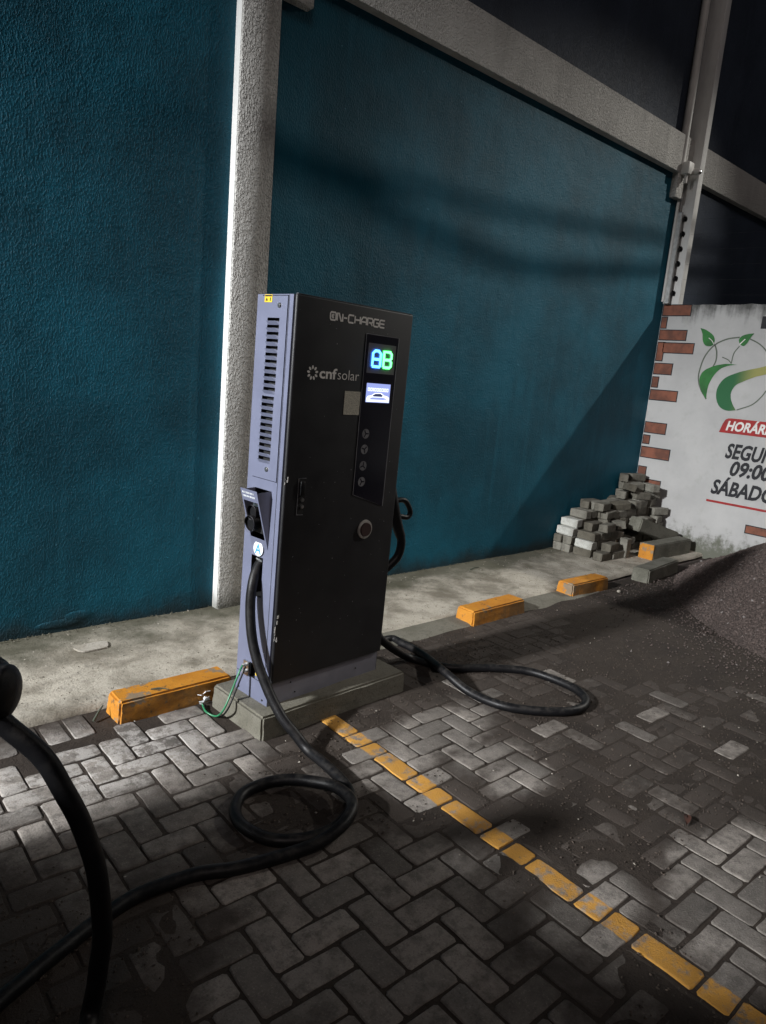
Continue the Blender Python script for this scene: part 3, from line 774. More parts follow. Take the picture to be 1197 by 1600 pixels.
# second column
block(6.07, 3.645, 0, H90); block(6.07, 3.64, 1, H90, 'pale_block', 'pale concrete paving block on the second layer of the front column')
block(6.09, 3.635, 2, H90); block(6.20, 3.635, 2, H90); block(6.175, 3.64, 0, H90); block(6.175, 3.64, 1, H90)
block(6.20, 3.665, 3, 0); block(6.27, 3.55, 3, .1)
# third column, loose
block(6.10, 3.462, 0, .06); block(6.30, 3.452, 0, -.05); block(6.21, 3.458, 1, .1); block(6.44, 3.43, 0, H90, up=True)
ORD = [('one', 'first'), ('two', 'second'), ('three', 'third'), ('four', 'fourth'), ('five', 'fifth'), ('six', 'sixth'), ('seven', 'seventh'), ('eight', 'eighth'), ('nine', 'ninth')]
# body of the stack rising to the corner
for ix, x in enumerate((6.31, 6.52, 6.73, 6.94, 7.15, 7.36)):
    for iy, y in enumerate((3.925, 3.822, 3.719, 3.616)):
        ht = [5, 6, 6, 7, 8, 8][ix]-[0, 0, 1, 3][iy]
        if ix == 0 and iy < 2: ht = 4
        if ix == 0 and iy >= 2: ht = 3
        for r in range(ht):
            lb = 'grey paving block, layer %s, %s row from teal wall, %s column from sign wall' % (ORD[r][0], ORD[iy][1], ORD[5-ix][1])
            if r >= ht-1 and ix > 1 and brn.random() < .3: continue
            if r >= ht-2 and ix > 0:      # loose upper courses
                block(x+brn.uniform(-.035, .035), y+brn.uniform(-.012, .004), r, brn.choice((0, .35, -.4, .2, -.15, H90*.9)), tilt=(brn.uniform(-.10, .10), brn.uniform(-.10, .10)), label=lb)
            else: block(x+brn.uniform(-.012, .012), y, r, brn.uniform(-.03, .03), label=lb)
# tumbled ones on top near the sign wall
block(7.0, 3.78, 7, .8, tilt=(.25, .1)); block(6.72, 3.70, 5, -.6, tilt=(.2, -.15)); block(6.55, 3.60, 3, .9, tilt=(-.2, .1)); block(7.12, 3.93, 8, .5); block(7.33, 3.90, 8, -.3, label='grey concrete paving block on the very top of the stack'); block(7.30, 3.70, 7, 1.2)

# ------------------------------------------------------------------ gravel pile
def pile_h(x, y):
    # heap against the sign wall, foot line measured on the ground
    dx = (x-7.3); dy = (y-1.05)
    d = math.hypot(dx/2.55, dy/(1.95 if y > 1.05 else 2.4))
    h = 1.22*max(0, 1-d)**1.08
    return h+(.012*mnoise.noise(Vector((x*3, y*3, 0)))+.008*mnoise.noise(Vector((x*9, y*9, 0))))*min(1, h*8)
bm = bmesh.new(); nx, ny = 110, 150; rows = []
for j in range(ny+1):
    rows.append([])
    for i in range(nx+1):
        x = 4.5+(SIGN_X-.002-4.5)*i/nx; y = -1.6+4.8*j/ny; h = pile_h(x, y)
        rows[-1].append(bm.verts.new((x, y, h-.012 if h > .004 else -.03)))
for j in range(ny):
    for i in range(nx): bm.faces.new((rows[j][i], rows[j][i+1], rows[j+1][i+1], rows[j+1][i]))
me = bpy.data.meshes.new('gravel_pile'); bm.to_mesh(me); bm.free()
for p in me.polygons: p.use_smooth = True
me.materials.append(M['gravel']); gp = link(bpy.data.objects.new('gravel_pile', me))
tag(gp, 'heap of dark reddish brown crushed stone against the white sign wall', 'gravel', kind='stuff')
def chips(name, n, place, smin, smax, mat, parent, seed):
    rn = random.Random(seed); V = []; F = []
    base = [Vector(v) for v in ((1, 0, 0), (-1, 0, 0), (0, 1, 0), (0, -1, 0), (0, 0, .7), (0, 0, -.7))]
    fs = [(0, 2, 4), (2, 1, 4), (1, 3, 4), (3, 0, 4), (2, 0, 5), (1, 2, 5), (3, 1, 5), (0, 3, 5)]
    k = 0
    while k < n:
        p = place(rn)
        if p is None: continue
        s = rn.uniform(smin, smax); a = rn.uniform(0, 6.28); c, sn = math.cos(a), math.sin(a); b = len(V)
        for q in base:
            q = Vector((q.x*rn.uniform(.6, 1.3), q.y*rn.uniform(.5, 1.1), q.z*rn.uniform(.6, 1.3)))
            q = Vector((q.x*c-q.y*sn, q.x*sn+q.y*c, q.z+q.x*rn.uniform(-.5, .5)))
            V.append(Vector(p)+q*s)
        F += [tuple(b+i for i in f) for f in fs]; k += 1
    o = mesh_obj(name, V, F, mat, parent); o['kind'] = 'stuff'; return o
def on_pile(rn):
    x = rn.uniform(4.6, 7.45); y = rn.uniform(.3, 3.1); h = pile_h(x, y)
    if h < .006: return None
    if h > .05 or rn.random() < .6: return (x, y, h-.010)
chips('stone_chips', 42000, on_pile, .005, .012, 'pebble', gp, 5)
chips('larger_stones', 1300, on_pile, .012, .022, 'pebble', gp, 6)
def round_pile(rn):
    x = rn.uniform(3.9, 6.2); y = rn.uniform(1.0, 2.9); d = pile_h(x, y)
    k = math.hypot((x-7.3)/2.55, (y-1.05)/1.95)
    if d > .01 or rn.random() > math.exp(-(k-1)*9): return None
    return (x, y, .012)
o = chips('loose_stone_chips', 1500, round_pile, .004, .009, 'pebble', None, 8); o['label'] = 'loose stone chips scattered round the foot of the gravel heap'; o['category'] = 'gravel'

# ------------------------------------------------------------------ charger plinth and charger
pb = MB()
o = kerb('charger_plinth', 0, .90, 0, .42, .107, 'plinth', 9, z0=-.03, tp=.012)
o.location = (2.035, 2.613, 0); o.rotation_euler.z = .04
tag(o, 'low grey concrete plinth under the charging station', 'plinth')

CH = empty('charging_station', (1.6696, 2.4715, .107), (.0029, .0072, .077))
tag(CH, 'black and lilac grey electric vehicle charging station with lit A B display', 'charging station')
CW, CD, CHT = .70, .24, 1.79
# louvre positions
slots = []
for k in range(11): slots.append((.080, .160, 1.695-k*.0285-.0150, 1.695-k*.0285))
for k in range(10): slots.append((.084, .166, 1.372-k*.0285-.0150, 1.372-k*.0285))
pocket = (.062, .180, .715, .972); slot = (.092, .176, .485, .668); earth = (.098, .150, .100, .166)
mb = MB()
# left side sheet with openings, lower part and upper removable panel
holed(mb, .0, CD, .0, 1.016, [pocket, slot, earth], lambda v, w_: (0, v, w_))
mb.poly([(0, 0, 1.016), (0, .03, 1.016), (0, .03, CHT), (0, 0, CHT)], [(0, 1, 2, 3)])
mb.poly([(0, .205, 1.016), (0, CD, 1.016), (0, CD, CHT), (0, .205, CHT)], [(0, 1, 2, 3)])
mb.poly([(0, .03, 1.786), (0, .205, 1.786), (0, .205, CHT), (0, .03, CHT)], [(0, 1, 2, 3)])
# back, top, right, front shell
mb.poly([(0, CD, 0), (CW, CD, 0), (CW, CD, CHT), (0, CD, CHT)], [(0, 1, 2, 3)])
mb.poly([(0, 0, CHT), (CW, 0, CHT), (CW, CD, CHT), (0, CD, CHT)], [(0, 1, 2, 3)])
mb.poly([(CW, 0, 0), (CW, CD, 0), (CW, CD, CHT), (CW, 0, CHT)], [(0, 1, 2, 3)])
mb.poly([(0, 0, .11), (CW, 0, .11), (CW, 0, CHT), (0, 0, CHT)], [(0, 1, 2, 3)])
body = mb.build('cabinet', 'lilac', CH)
def recess(h, dep, name):
    a0, a1, b0, b1 = h; q = MB()
    q.poly([(0, a0, b0), (0, a1, b0), (0, a1, b1), (0, a0, b1), (dep, a0, b0), (dep, a1, b0), (dep, a1, b1), (dep, a0, b1)],
           [(4, 5, 6, 7), (0, 1, 5, 4), (1, 2, 6, 5), (2, 3, 7, 6), (3, 0, 4, 7)])
    return q.build(name, 'dark', body)
recess(pocket, .10, 'pocket_lining'); recess(slot, .09, 'slot_lining'); recess(earth, .03, 'earth_box')
# removable louvred panel
mb = MB(); holed(mb, .033, .202, 1.019, 1.783, slots, lambda v, w_: (-.003, v, w_))
mb.poly([(-.003, .033, 1.019), (-.003, .202, 1.019), (-.003, .202, 1.783), (-.003, .033, 1.783), (.004, .033, 1.019), (.004, .202, 1.019), (.004, .202, 1.783), (.004, .033, 1.783)], [(0, 1, 5, 4), (1, 2, 6, 5), (2, 3, 7, 6), (3, 0, 4, 7)])
lp = mb.build('louvre_panel', 'lilac', CH)
MB().box(.022, .026, .035, .2, 1.02, 1.78).build('panel_backing', 'dark', lp)
for (v0, v1, w0, w1) in slots:
    q = MB().poly([(-.003, v0, w0), (-.003, v1, w0), (-.003, v1-.006, w0-.013), (-.003, v0+.0, w0-.013), (-.013, v0+.012, w0+.002), (-.013, v1-.004, w0+.002)],
                  [(0, 1, 5, 4), (4, 5, 2, 3), (0, 4, 3), (1, 2, 5)])
    q.build('louvre', 'lilac', lp)
for (v, w_) in ((.085, 1.745), (.103, 1.062)):
    MB().cyl((-.002, v, w_), (-.007, v, w_), .0125, .010, 16).cyl((-.006, v, w_), (-.010, v, w_), .005, .004, 10).build('panel_lock', 'chrome', lp, True)
s = MB().box(-.0045, -.003, .135, .186, 1.757, 1.788).build('warning_sticker', 'ystick', CH)
MB().box(-.0052, -.0046, .138, .183, 1.780, 1.786).build('sticker_header', 'dark', s)
MB().poly([(-.0052, .178, 1.763), (-.0052, .163, 1.763), (-.0052, .1705, 1.776)], [(0, 1, 2)]).build('sticker_triangle', 'dark', s)
MB().box(-.0052, -.0048, .144, .150, 1.762, 1.776).build('sticker_symbol', 'dark', s)
# seam between the shell and its front flange
MB().box(-.0012, .002, .0245, .0265, .11, CHT-.002).build('seam', 'dark', CH)
MB().box(-.0012, .002, .03, .2385, .0985, .1005).build('seam', 'dark', CH)
for (v, w_) in ((.215, .018), (.215, .075), (.035, .018), (.035, .08)):
    MB().cyl((-.0, v, w_), (-.003, v, w_), .0055, .004, 10).build('rivet', 'dark', CH, True)
# leaning front plate of the plug pocket
out = .078
def fp(v, k):   # k 0..1 up the leaning plate
    return Vector((-out*k-.001, v, .712+.263*k))
mb = MB(); th = Vector((.0025, 0, .0))
def plate(v0, v1, k0, k1):
    pts = [fp(v0, k0), fp(v1, k0), fp(v1, k1), fp(v0, k1)]; mb.prism(pts, th)
plate(.062, .180, 0, .16); plate(.062, .180, .80, 1.0); plate(.062, .070, .16, .80); plate(.172, .180, .16, .80)
pk = mb.build('pocket_plate', 'lilac', CH)
mb = MB()
for v in (.0625, .1795):
    mb.prism([(0, v, .712), (-out*.97, v, .712+.255), (0, v, .972)], (0, .0012 if v < .1 else -.0012, 0))
mb.build('pocket_cheek', 'steel_dark', pk)
# two lines of tiny print on the pocket plate
lean = math.atan2(out, .263)
def platemtx(v, k):
    o = fp(v, k)+Vector((-.0015, 0, 0)); up = Vector((-math.sin(lean), 0, math.cos(lean))); xr = Vector((0, -1, 0)); nz = xr.cross(up)
    return Matrix(((xr.x, up.x, nz.x, o.x), (xr.y, up.y, nz.y, o.y), (xr.z, up.z, nz.z, o.z), (0, 0, 0, 1)))
for k, off in ((.925, .0), (.865, .0)):
    mb = MB(); r = random.Random(int(k*1000)); u = 0.0
    while u < .082:
        wd = r.uniform(.003, .006); mb.poly([platemtx(.168, k) @ Vector((u+a, b, 0)) for a, b in ((0, 0), (wd, 0), (wd, .008), (0, .008))], [(0, 1, 2, 3)]); u += wd+r.choice((.0018, .0018, .005))
    mb.build('fine_print', 'wstick', pk)
# plug holder in the pocket: bracket, two barrels
hd = MB().box(-.02, .05, .075, .168, .78, .935, .006, 2).build('plug_holder', 'dark', CH, True)
for (z, r_, x) in ((.872, .031, -.050), (.822, .034, -.058)):
    q = MB().cyl((.0, .128, z+.01), (x, .128, z), r_, r_, 24, False)
    q.cyl((x+.012, .128, z), (x+.010, .128, z), r_*.8, r_*.8, 24).build('socket_barrel', 'rubber', hd, True)
    bm_ = MB().cyl((x-.0, .128, z), (x-.003, .128, z), r_+.0015, r_+.0015, 28, False).build('socket_rim', 'silver', hd, True)
MB().cyl((-.034, .098, .922), (-.06, .098, .918), .008, .008, 12).box(-.05, -.012, .085, .12, .905, .914).build('latch', 'chrome', hd, True)
# round A sticker
st = MB().cyl((-.004, .122, .706), (-.0075, .122, .706), .034, .034, 32).build('round_sticker', 'wstick', CH)
def csmtx(v, w_, off): return Matrix(((0, 0, -1, -off), (-1, 0, 0, v), (0, 1, 0, w_), (0, 0, 0, 1)))
text('sticker_letter', 'A', 'bluep', st, csmtx(.122, .683, .0080), .064, .95, 0, .0008, .0004, 'CENTER')
# strain relief in the cable slot
MB().box(.0, .05, .10, .135, .650, .660).build('cable_clamp', 'chrome', CH)
MB().cyl((.004, .140, .656), (.004, .098, .650), .007, .007, 10).build('clamp_bolt', 'chrome', CH, True)
# earth terminal
et = MB().box(-.012, .004, .135, .175, .098, .168, .001, 1).build('earth_terminal', 'chrome', CH)
for z in (.150, .118): MB().cyl((-.012, .158, z), (-.026, .158, z), .009, .008, 6).build('terminal_bolt', 'galv', et)
MB().box(-.0018, -.0004, .084, .094, .118, .140).build('earth_sticker', 'ystick', CH)
# skirt
sk = MB().box(.0, CW, .0, .03, .0, .112, .0).build('skirt', 'steel_dark', CH)
sk.location.y = -.0; sk.scale = (.998, 1, 1); sk.location.x = .0007; sk.location.y = .001
for (u, w_) in ((.13, .085), (.16, .03), (.55, .05)): MB().cyl((u, .0, w_), (u, -.003, w_), .004, .003, 8).build('skirt_rivet', 'dark', sk)
# black door with rounded vertical edges
mb = MB().box(.004, CW+.006, -.018, .0, .112, CHT+.004, .0085, 4); dr = mb.build('door', 'door', CH, True)
MB().box(.010, CW-.002, -.0155, -.002, CHT+.0042, CHT+.0052).build('door_top_edge', 'silver', dr)
DF = -.0186
def fmtx(u, w_, off=0.0): return Matrix(((1, 0, 0, u), (0, 0, -1, DF-off), (0, 1, 0, w_), (0, 0, 0, 1)))
def fstroke(mb, lst, wd, off=.0, th=.0006): mb.ribbon([(u, DF-off, w_) for u, w_ in lst], wd, (0, -1, 0), th)
# ON-CHARGE lettering, squared strokes
glyph = {'N': [[(0, 0), (0, 1), (.3, 1), (.75, 0), (1, 0), (1, 1)]], '-': [[(0, .5), (.6, .5)]], 'C': [[(1, 1), (.12, 1), (0, .85), (0, .15), (.12, 0), (1, 0)]],
         'H': [[(0, 0), (0, 1)], [(0, .5), (.95, .5)], [(1, 0), (1, 1)]], 'A': [[(0, 0), (0, .6), (.3, 1), (.88, 1), (1, .85), (1, 0)], [(0, .38), (1, .38)]],
         'R': [[(0, 0), (0, 1), (.88, 1), (1, .85), (1, .5), (.88, .4), (.25, .4)], [(.6, .4), (1, 0)]], 'G': [[(1, 1), (.12, 1), (0, .85), (0, .15), (.12, 0), (.9, 0), (1, .12), (1, .5), (.5, .5)]],
         'E': [[(1, 1), (.12, 1), (0, .85), (0, .15), (.12, 0), (1, 0)], [(0, .5), (.95, .5)]]}
def techno(word, u0, w0, wd, ht, st, mat, name, par, off=.0):
    u = u0; mb = MB()
    for ch in word:
        if ch == 'O':
            q = [(0, .15), (0, .85), (.12, 1), (.88, 1), (1, .85), (1, .15), (.88, 0), (.12, 0), (0, .15)]
            fstroke(mb, [(u+a*wd, w0+b*ht) for a, b in q], st, off)
            fstroke(mb, [(u+wd*.5+.24*wd*math.cos(a*.7+.6), w0+ht*.5+.24*ht*math.sin(a*.7+.6)) for a in range(8)], st*.6, off)
            fstroke(mb, [(u+wd*.36, w0+ht*.5), (u+wd*.62, w0+ht*.5)], st*.8, off)
            u += wd*1.24; continue
        for q in glyph[ch]: fstroke(mb, [(u+a*wd, w0+b*ht) for a, b in q], st, off)
        u += wd*(1.24 if ch != '-' else .86)
    return mb.build(name, mat, par)
techno('ON-CHARGE', .186, 1.7125, .0312, .031, .0070, 'white', 'lettering_on_charge', dr)
# sun mark and cnfsolar
mb = MB()
for k in range(9):
    a = 2*math.pi*k/9+.2
    c, s_ = math.cos(a), math.sin(a)
    pts = []
    for (rr, tt) in ((.014, 0), (.018, .0045), (.024, .0052), (.0295, .003), (.031, 0), (.0295, -.003), (.024, -.0052), (.018, -.0045)):
        pts.append((.111+c*rr-s_*tt, DF, 1.487+s_*rr+c*tt))
    mb.prism(pts, (0, -.0006, 0))
mb.build('sun_mark', 'white', dr)
o1 = text('lettering_cnf', 'cnf', 'white', dr, fmtx(.149, 1.468, .0003), .062, 1.0, 0, .0016, .0004)
o2 = text('lettering_solar', 'solar', 'white', dr, fmtx(.252, 1.468, .0003), .062, .93, 0, -.0006, .0004)
for o, u0, u1 in ((o1, .149, .249), (o2, .254, .382)):
    xs = [v.co.x for v in o.data.vertices]; a, b = min(xs), max(xs)
    for v in o.data.vertices: v.co.x = u0+(v.co.x-a)/(b-a)*(u1-u0)
# speckled square label (code panel left blank)
MB().box(.304, .400, DF-.0012, DF, 1.317, 1.421).build('square_label', 'label', dr)
# display panel
pts = [(.406, 1.678), (.406, .950), (.612, .883), (.618, 1.676)]
dp = MB().prism([(u, DF, w_) for u, w_ in pts], (0, -.0016, 0)).build('display_panel', 'gloss', dr)
mb = MB(); fstroke(mb, [pts[0], pts[1], pts[2], pts[3], pts[0]], .0022, .0017, .0006); mb.build('panel_border', 'silver', dp)
# lit letters: strokes standing proud of an added plate that catches their glow
M['ledA'] = emit('blue_led', (0.06, 0.24, 1.0), 6.5)
M['ledB'] = emit('green_led', (0.10, 1.0, 0.19), 5.0)
M['halo_grey'] = simple('halo_plate_grey', (0.15, 0.15, 0.16), .5, 0, .1, 8, spec=.2)  # grey lifted so a halo shows round the lit letters
halo_pl = MB().box(.424, .604, DF-.0022, DF-.0012, 1.508, 1.640).build('led_halo_plate', 'halo_grey', dp)
strokes = {'a': [[(0, 0), (0, .84), (.28, 1), (.72, 1), (1, .84), (1, 0)], [(0, .47), (1, .47)], [(0, 0), (1, 0)]],
           'b': [[(0, 0), (0, 1), (.8, 1), (1, .86), (1, .62), (.8, .49), (1, .36), (1, .12), (.8, 0), (0, 0)], [(0, .49), (.8, .49)]]}
for key, u0, mt in (('a', .452, 'ledA'), ('b', .5235, 'ledB')):
    mb = MB()
    for q in strokes[key]: fstroke(mb, [(u0+a*.050, 1.538+b*.070) for a, b in q], .0118, .0065, .0012)
    mb.build('lit_letter_'+key, mt, halo_pl)
# small screen with a car drawing
M['screen'] = emit('screen_blue', (0.38, 0.46, 0.95), .95)
M['screen_w'] = emit('screen_white', (0.85, 0.92, 1.0), 1.6)
M['screen_d'] = emit('screen_dark', (0.06, 0.08, 0.22), .6)
scn = MB().box(.434, .589, DF-.0030, DF-.0017, 1.377, 1.463).build('screen', 'screen', dp)
def sbox(name, u0, u1, w0, w1, mat, k): return MB().box(u0, u1, DF-.0030-k*.0004, DF-.0029, w0, w1).build(name, mat, scn)
mb = MB(); r = random.Random(2)
u = .442
for wd in (.013, .012, .006, .012, .012, .012, .013, .012, .012):
    for (a, b, c2, d2) in ((0, wd, .0125, .0155), (0, wd, 0, .003), (0, .003, 0, .0155), (wd-.003, wd, 0, .0155)):
        mb.box(u+a, u+b, DF-.0036, DF-.0029, 1.4275+c2, 1.4275+d2)
    u += wd+.0038
mb.build('screen_title', 'screen_w', scn)
car_o = [(.437, 1.386), (.438, 1.397), (.446, 1.406), (.468, 1.409), (.488, 1.420), (.530, 1.422), (.552, 1.411), (.576, 1.407), (.586, 1.400), (.586, 1.386)]
MB().prism([(u, DF-.0029, w_) for u, w_ in car_o], (0, -.0010, 0)).build('screen_car', 'screen_w', scn)
win = [(.474, 1.408), (.492, 1.4165), (.526, 1.418), (.544, 1.409), (.535, 1.404), (.480, 1.404)]
MB().prism([(u, DF-.0039, w_) for u, w_ in win], (0, -.0004, 0)).build('screen_car_window', 'screen_d', scn)
MB().prism([(u, DF-.0039, w_) for u, w_ in [(.452, 1.390), (.470, 1.400), (.545, 1.401), (.575, 1.394), (.545, 1.390)]], (0, -.0004, 0)).build('screen_car_shade', 'screen', scn)
sbox('screen_base', .437, .587, 1.380, 1.384, 'screen_w', 2)
# row of four round instruction marks
for k, w_ in enumerate((1.233, 1.161, 1.084, 1.009)):
    c = MB().cyl((.455, DF-.0016, w_), (.455, DF-.0021, w_), .0225, .0225, 28).build('round_mark', 'dimwhite', dp)
    mb = MB()
    for a0 in (k*.7, k*.7+2.1, k*.7+4.2): fstroke(mb, [(.455, w_), (.455+.018*math.cos(a0), w_+.018*math.sin(a0))], .0055, .0021, .0004)
    mb.build('mark_symbol', 'gloss', c)
# door lock handle
lk = MB().box(.076, .116, DF-.002, DF+.001, .880, 1.040, .002, 1).build('lock_plate', 'dark', dr)
mb = MB(); fstroke(mb, [(.076, .880), (.076, 1.040), (.118, 1.040)], .002, .0021); fstroke(mb, [(.076, .881), (.112, .879)], .002, .0021); mb.build('lock_edge', 'silver', lk)
MB().box(.083, .110, DF-.012, DF-.002, .965, 1.028, .004, 2).build('lock_lever', 'rubber', lk, True)
for w_ in (.946, .916): MB().cyl((.102, DF-.002, w_), (.102, DF-.008, w_), .009, .008, 18).build('key_cylinder', 'chrome', lk, True)
# emergency knob ring
M['ring'] = simple('dull_white_plastic', (0.42, 0.40, 0.37), .5, 0, .2, 60)
kb = MB().cyl((.505, DF, .777), (.505, DF-.006, .777), .046, .045, 40).build('knob_ring', 'ring', dr, True)
MB().cyl((.505, DF-.006, .777), (.505, DF-.014, .777), .034, .032, 32).build('stop_knob', 'knob', kb, True)
# chipped paint on the left arris
mb = MB(); r = random.Random(21)
for (wa, wb, n) in ((.30, .43, 16), (1.02, 1.08, 5)):
    for k in range(n):
        w_ = r.uniform(wa, wb); u = .006+r.uniform(0, .012); s_ = r.uniform(.0015, .004)
        yy = DF-.0004 if u > .012 else DF+.0025
        mb.prism([(u-s_, yy, w_-s_*2), (u+s_*.7, yy, w_-s_), (u+s_, yy, w_+s_*2.2), (u-s_*.6, yy, w_+s_*1.5)], (0, -.0006, 0))
mb.build('paint_chips', 'white', dr)
mb = MB()
for k in range(34):
    u, w_, s_ = r.uniform(.03, .66), r.uniform(.15, 1.76), r.uniform(.0007, .0016)
    if .39 < u < .63 and w_ > .87: continue
    mb.prism([(u-s_, DF, w_-s_), (u+s_, DF, w_-s_*.6), (u+s_*.5, DF, w_+s_)], (0, -.0004, 0))
mb.build('dust_specks', 'wstick', dr)

cm4 = Matrix.Translation((1.6696, 2.4715, .107)) @ (Matrix.Rotation(.077, 4, 'Z') @ Matrix.Rotation(.0072, 4, 'Y') @ Matrix.Rotation(.0029, 4, 'X'))
def ch(u, v, w_): return cm4 @ Vector((u, v, w_))

# ------------------------------------------------------------------ cables
CR = .0225
def G(a, b, z=CR): return gnd(a, b, z)
ca = empty('charging_cable', ch(0, .13, 0)); tag(ca, 'thick black charging cable looped on the pavers and rising towards the parked car', 'cable', 'charging cables')
def keep(o, root):
    o.parent = root; o.matrix_parent_inverse = Matrix.Translation(root.location).inverted(); return o
top_ = [ch(.075, .118, .650), ch(.045, .120, .648), at(405, 882, 3.165), at(395, 912, 3.135), at(391, 958, 3.13), at(396, 1008, 3.12), at(408, 1052, 3.105)]
path = top_ + [at(424, 1090, 3.085), at(449, 1132, 3.055), G(482, 1172), G(520, 1205), G(545, 1235), G(548, 1265), G(525, 1292), G(480, 1310), G(425, 1312), G(385, 1295), G(368, 1268), G(380, 1240), G(420, 1223, CR+.004), G(470, 1219, CR+.012), G(520, 1228, CR*2.2), G(549, 1252, CR*3.05), G(540, 1282, CR*2.6), G(500, 1316, CR*1.4), G(440, 1338), G(370, 1356), G(300, 1368), G(230, 1392), G(172, 1425), G(105, 1475), G(40, 1530)]
g2 = path[-1]
path += [Vector((.30, 1.60, CR)), Vector((.22, 1.42, CR)), Vector((.30, 1.27, CR)), Vector((.42, 1.24, CR+.002)), at(140, 1590, 1.70), at(155, 1510, 1.665), at(160, 1440, 1.62), at(150, 1360, 1.58), at(120, 1272, 1.55), at(70, 1190, 1.52), at(8, 1132, 1.49), at(-50, 1085, 1.46)]
pts = spline(path, 12)
pts = [p+.0035*mnoise.noise_vector(p*9.0) for p in pts]
keep(tube('cord', pts, CR, 'rubber', None, 16), ca)
pend = at(-50, 1085, 1.14); PORT = Vector((-.31, 1.78, .86))
hc = [at(25, 1082, 1.49), at(-14, 1078, 1.49), at(-80, 1060, 1.49), PORT+Vector((.16, 0, .02)), PORT+Vector((.0, 0, 0))]
prof = [.042, .046, .046, .040, .036]
hp = spline(hc, 10)
keep(tube('connector', hp, .045, 'rubber', None, 22, lambda t: .058*math.sqrt(max(.02, 1-(1-min(1, t/.12))**2))-.008*max(0, t-.5)), ca)

cb = empty('charging_cable', ch(.72, .12, 0)); tag(cb, 'black charging cable with its plug hung on the charger side away from the pillar', 'cable', 'charging cables')
# holstered gun on the right flank
hg = [onpl(612, 775, 1, 2.62), onpl(622, 800, 1, 2.60), onpl(620, 822, 1, 2.60), onpl(628, 850, 1, 2.60)]
X0 = lambda a, b, y: onpl(a, b, 1, y)
cbpath = [X0(613, 770, 2.63), X0(615, 795, 2.62), X0(621, 822, 2.61), X0(627, 845, 2.60), X0(622, 868, 2.60), X0(608, 884, 2.61), X0(592, 898, 2.63), X0(580, 930, 2.66), X0(580, 960, 2.68), X0(588, 985, 2.66), X0(600, 1003, 2.64)]
gb = [G(640, 1028), G(700, 1043), G(770, 1044), G(830, 1050), G(890, 1072), G(915, 1092), G(905, 1108), G(860, 1112), G(790, 1104), G(735, 1082), G(695, 1050, CR*3), G(665, 1026, CR*1.3), G(630, 1006), G(600, 1000), ch(.60, .30, -.085), ch(.3, .36, -.085), ch(.2, .30, -.06)]
keep(tube('cord', spline(cbpath+gb, 12), CR, 'rubber', None, 16), cb)
# plug body and D shaped grip
keep(tube('plug', spline([X0(606, 750, 2.63), X0(613, 785, 2.62), X0(620, 818, 2.61), X0(626, 838, 2.605)], 8), .03, 'rubber', None, 16, lambda t: .036-.010*t), cb)
grip = [X0(612, 784, 2.62), X0(628, 781, 2.615), X0(636, 786, 2.612), X0(641, 800, 2.61), X0(636, 808, 2.61), X0(622, 806, 2.61)]
keep(tube('grip', spline(grip, 8), .014, 'rubber', None, 12), cb)
hb = MB().box(CW+.002, CW+.05, .07, .19, .70, .92, .01, 2).build('plug_holder', 'dark', CH, True)

# earth wire
ew = empty('earth_wire', gnd(330, 1110)); tag(ew, 'thin green and black earth wire curving from the charger to the ground', 'wire')
def ewp(dx): return [ch(-.03, .155-dx, .150), at(374+dx*300, 1050, 3.22), at(362+dx*300, 1080, 3.21), at(350+dx*200, 1108, 3.20), G(338, 1119, .006), G(322, 1112, .006), G(316, 1100, .01)]
keep(tube('green_core', spline(ewp(0), 10), .0045, 'green', None, 8), ew)
keep(tube('black_core', spline([p+Vector((.012, -.004, -.006)) for p in ewp(.004)], 10), .0042, 'rubber', None, 8), ew)
wad = MB(); r = random.Random(4)
for k in range(16):
    c = G(318, 1098, 0)+Vector((r.uniform(-.03, .03), r.uniform(-.03, .03), r.uniform(.004, .05)))
    wad.box(-.012, .012, -.006, .006, -.001, .001, mtx=Matrix.Translation(c) @ Matrix.Rotation(r.uniform(0, 6), 4, (r.random(), r.random(), r.random())))
o = wad.build('paper_scrap', 'wstick'); o['label'] = 'crumpled scrap of pale paper at the end of the green wire'; o['category'] = 'litter'

# ------------------------------------------------------------------ small litter
def leaf(px, py, s, name, lab, mat, rz):
    c = gnd(px, py, .006); P = []
    n = 9
    for k in range(n):
        t = k/(n-1); wd = s*.38*math.sin(math.pi*t)**.8+.0008
        for e in (-1, 0, 1): P.append(((t-.5)*2*s, e*wd, .010*abs(e)+.012*math.sin(t*3)))
    F = [[3*k+e, 3*k+3+e, 3*k+4+e, 3*k+1+e] for k in range(n-1) for e in range(2)]
    o = mesh_obj(name, P, F, mat, None, True); o.location = c; o.rotation_euler.z = rz
    tag(o, lab, 'leaf'); return o
leaf(1073, 1284, .035, 'dry_leaf', 'curled dark red dry leaf lying on the soil covered pavers', 'leafdry', .4)
def twig(a, b, ra, lab, mat='twig', name='twig', z=(.006, .006)):
    A = gnd(*a, z[0]); B = gnd(*b, z[1]); mid = (A+B)/2+Vector((.004, .006, .003))
    o = tube(name, [p-A for p in spline([A, mid, B], 6)], ra, mat, None, 7, lambda t: ra*(1-.5*t)); o.location = A
    tag(o, lab, 'twig'); return o
twig((146, 1127), (161, 1102), .006, 'dark twig leaning at the end of the wheel stop beside the charger', 'twig', 'twig', (.006, .05))
twig((236, 1077), (264, 1077), .004, 'short green twig lying on top of the wheel stop', 'twig', 'twig', (.1, .1))
twig((735, 890), (748, 886), .006, 'dark twig on the concrete apron by the teal wall', 'twig', 'twig', (.026, .026))
o = MB().sph((0, 0, 0), .016, 14, 10, (1.2, 1, .8)).build('white_pebble', 'patch', None, True); o.location = gnd(967, 924, .016); tag(o, 'small white pebble beside the half buried kerb stone', 'pebble')
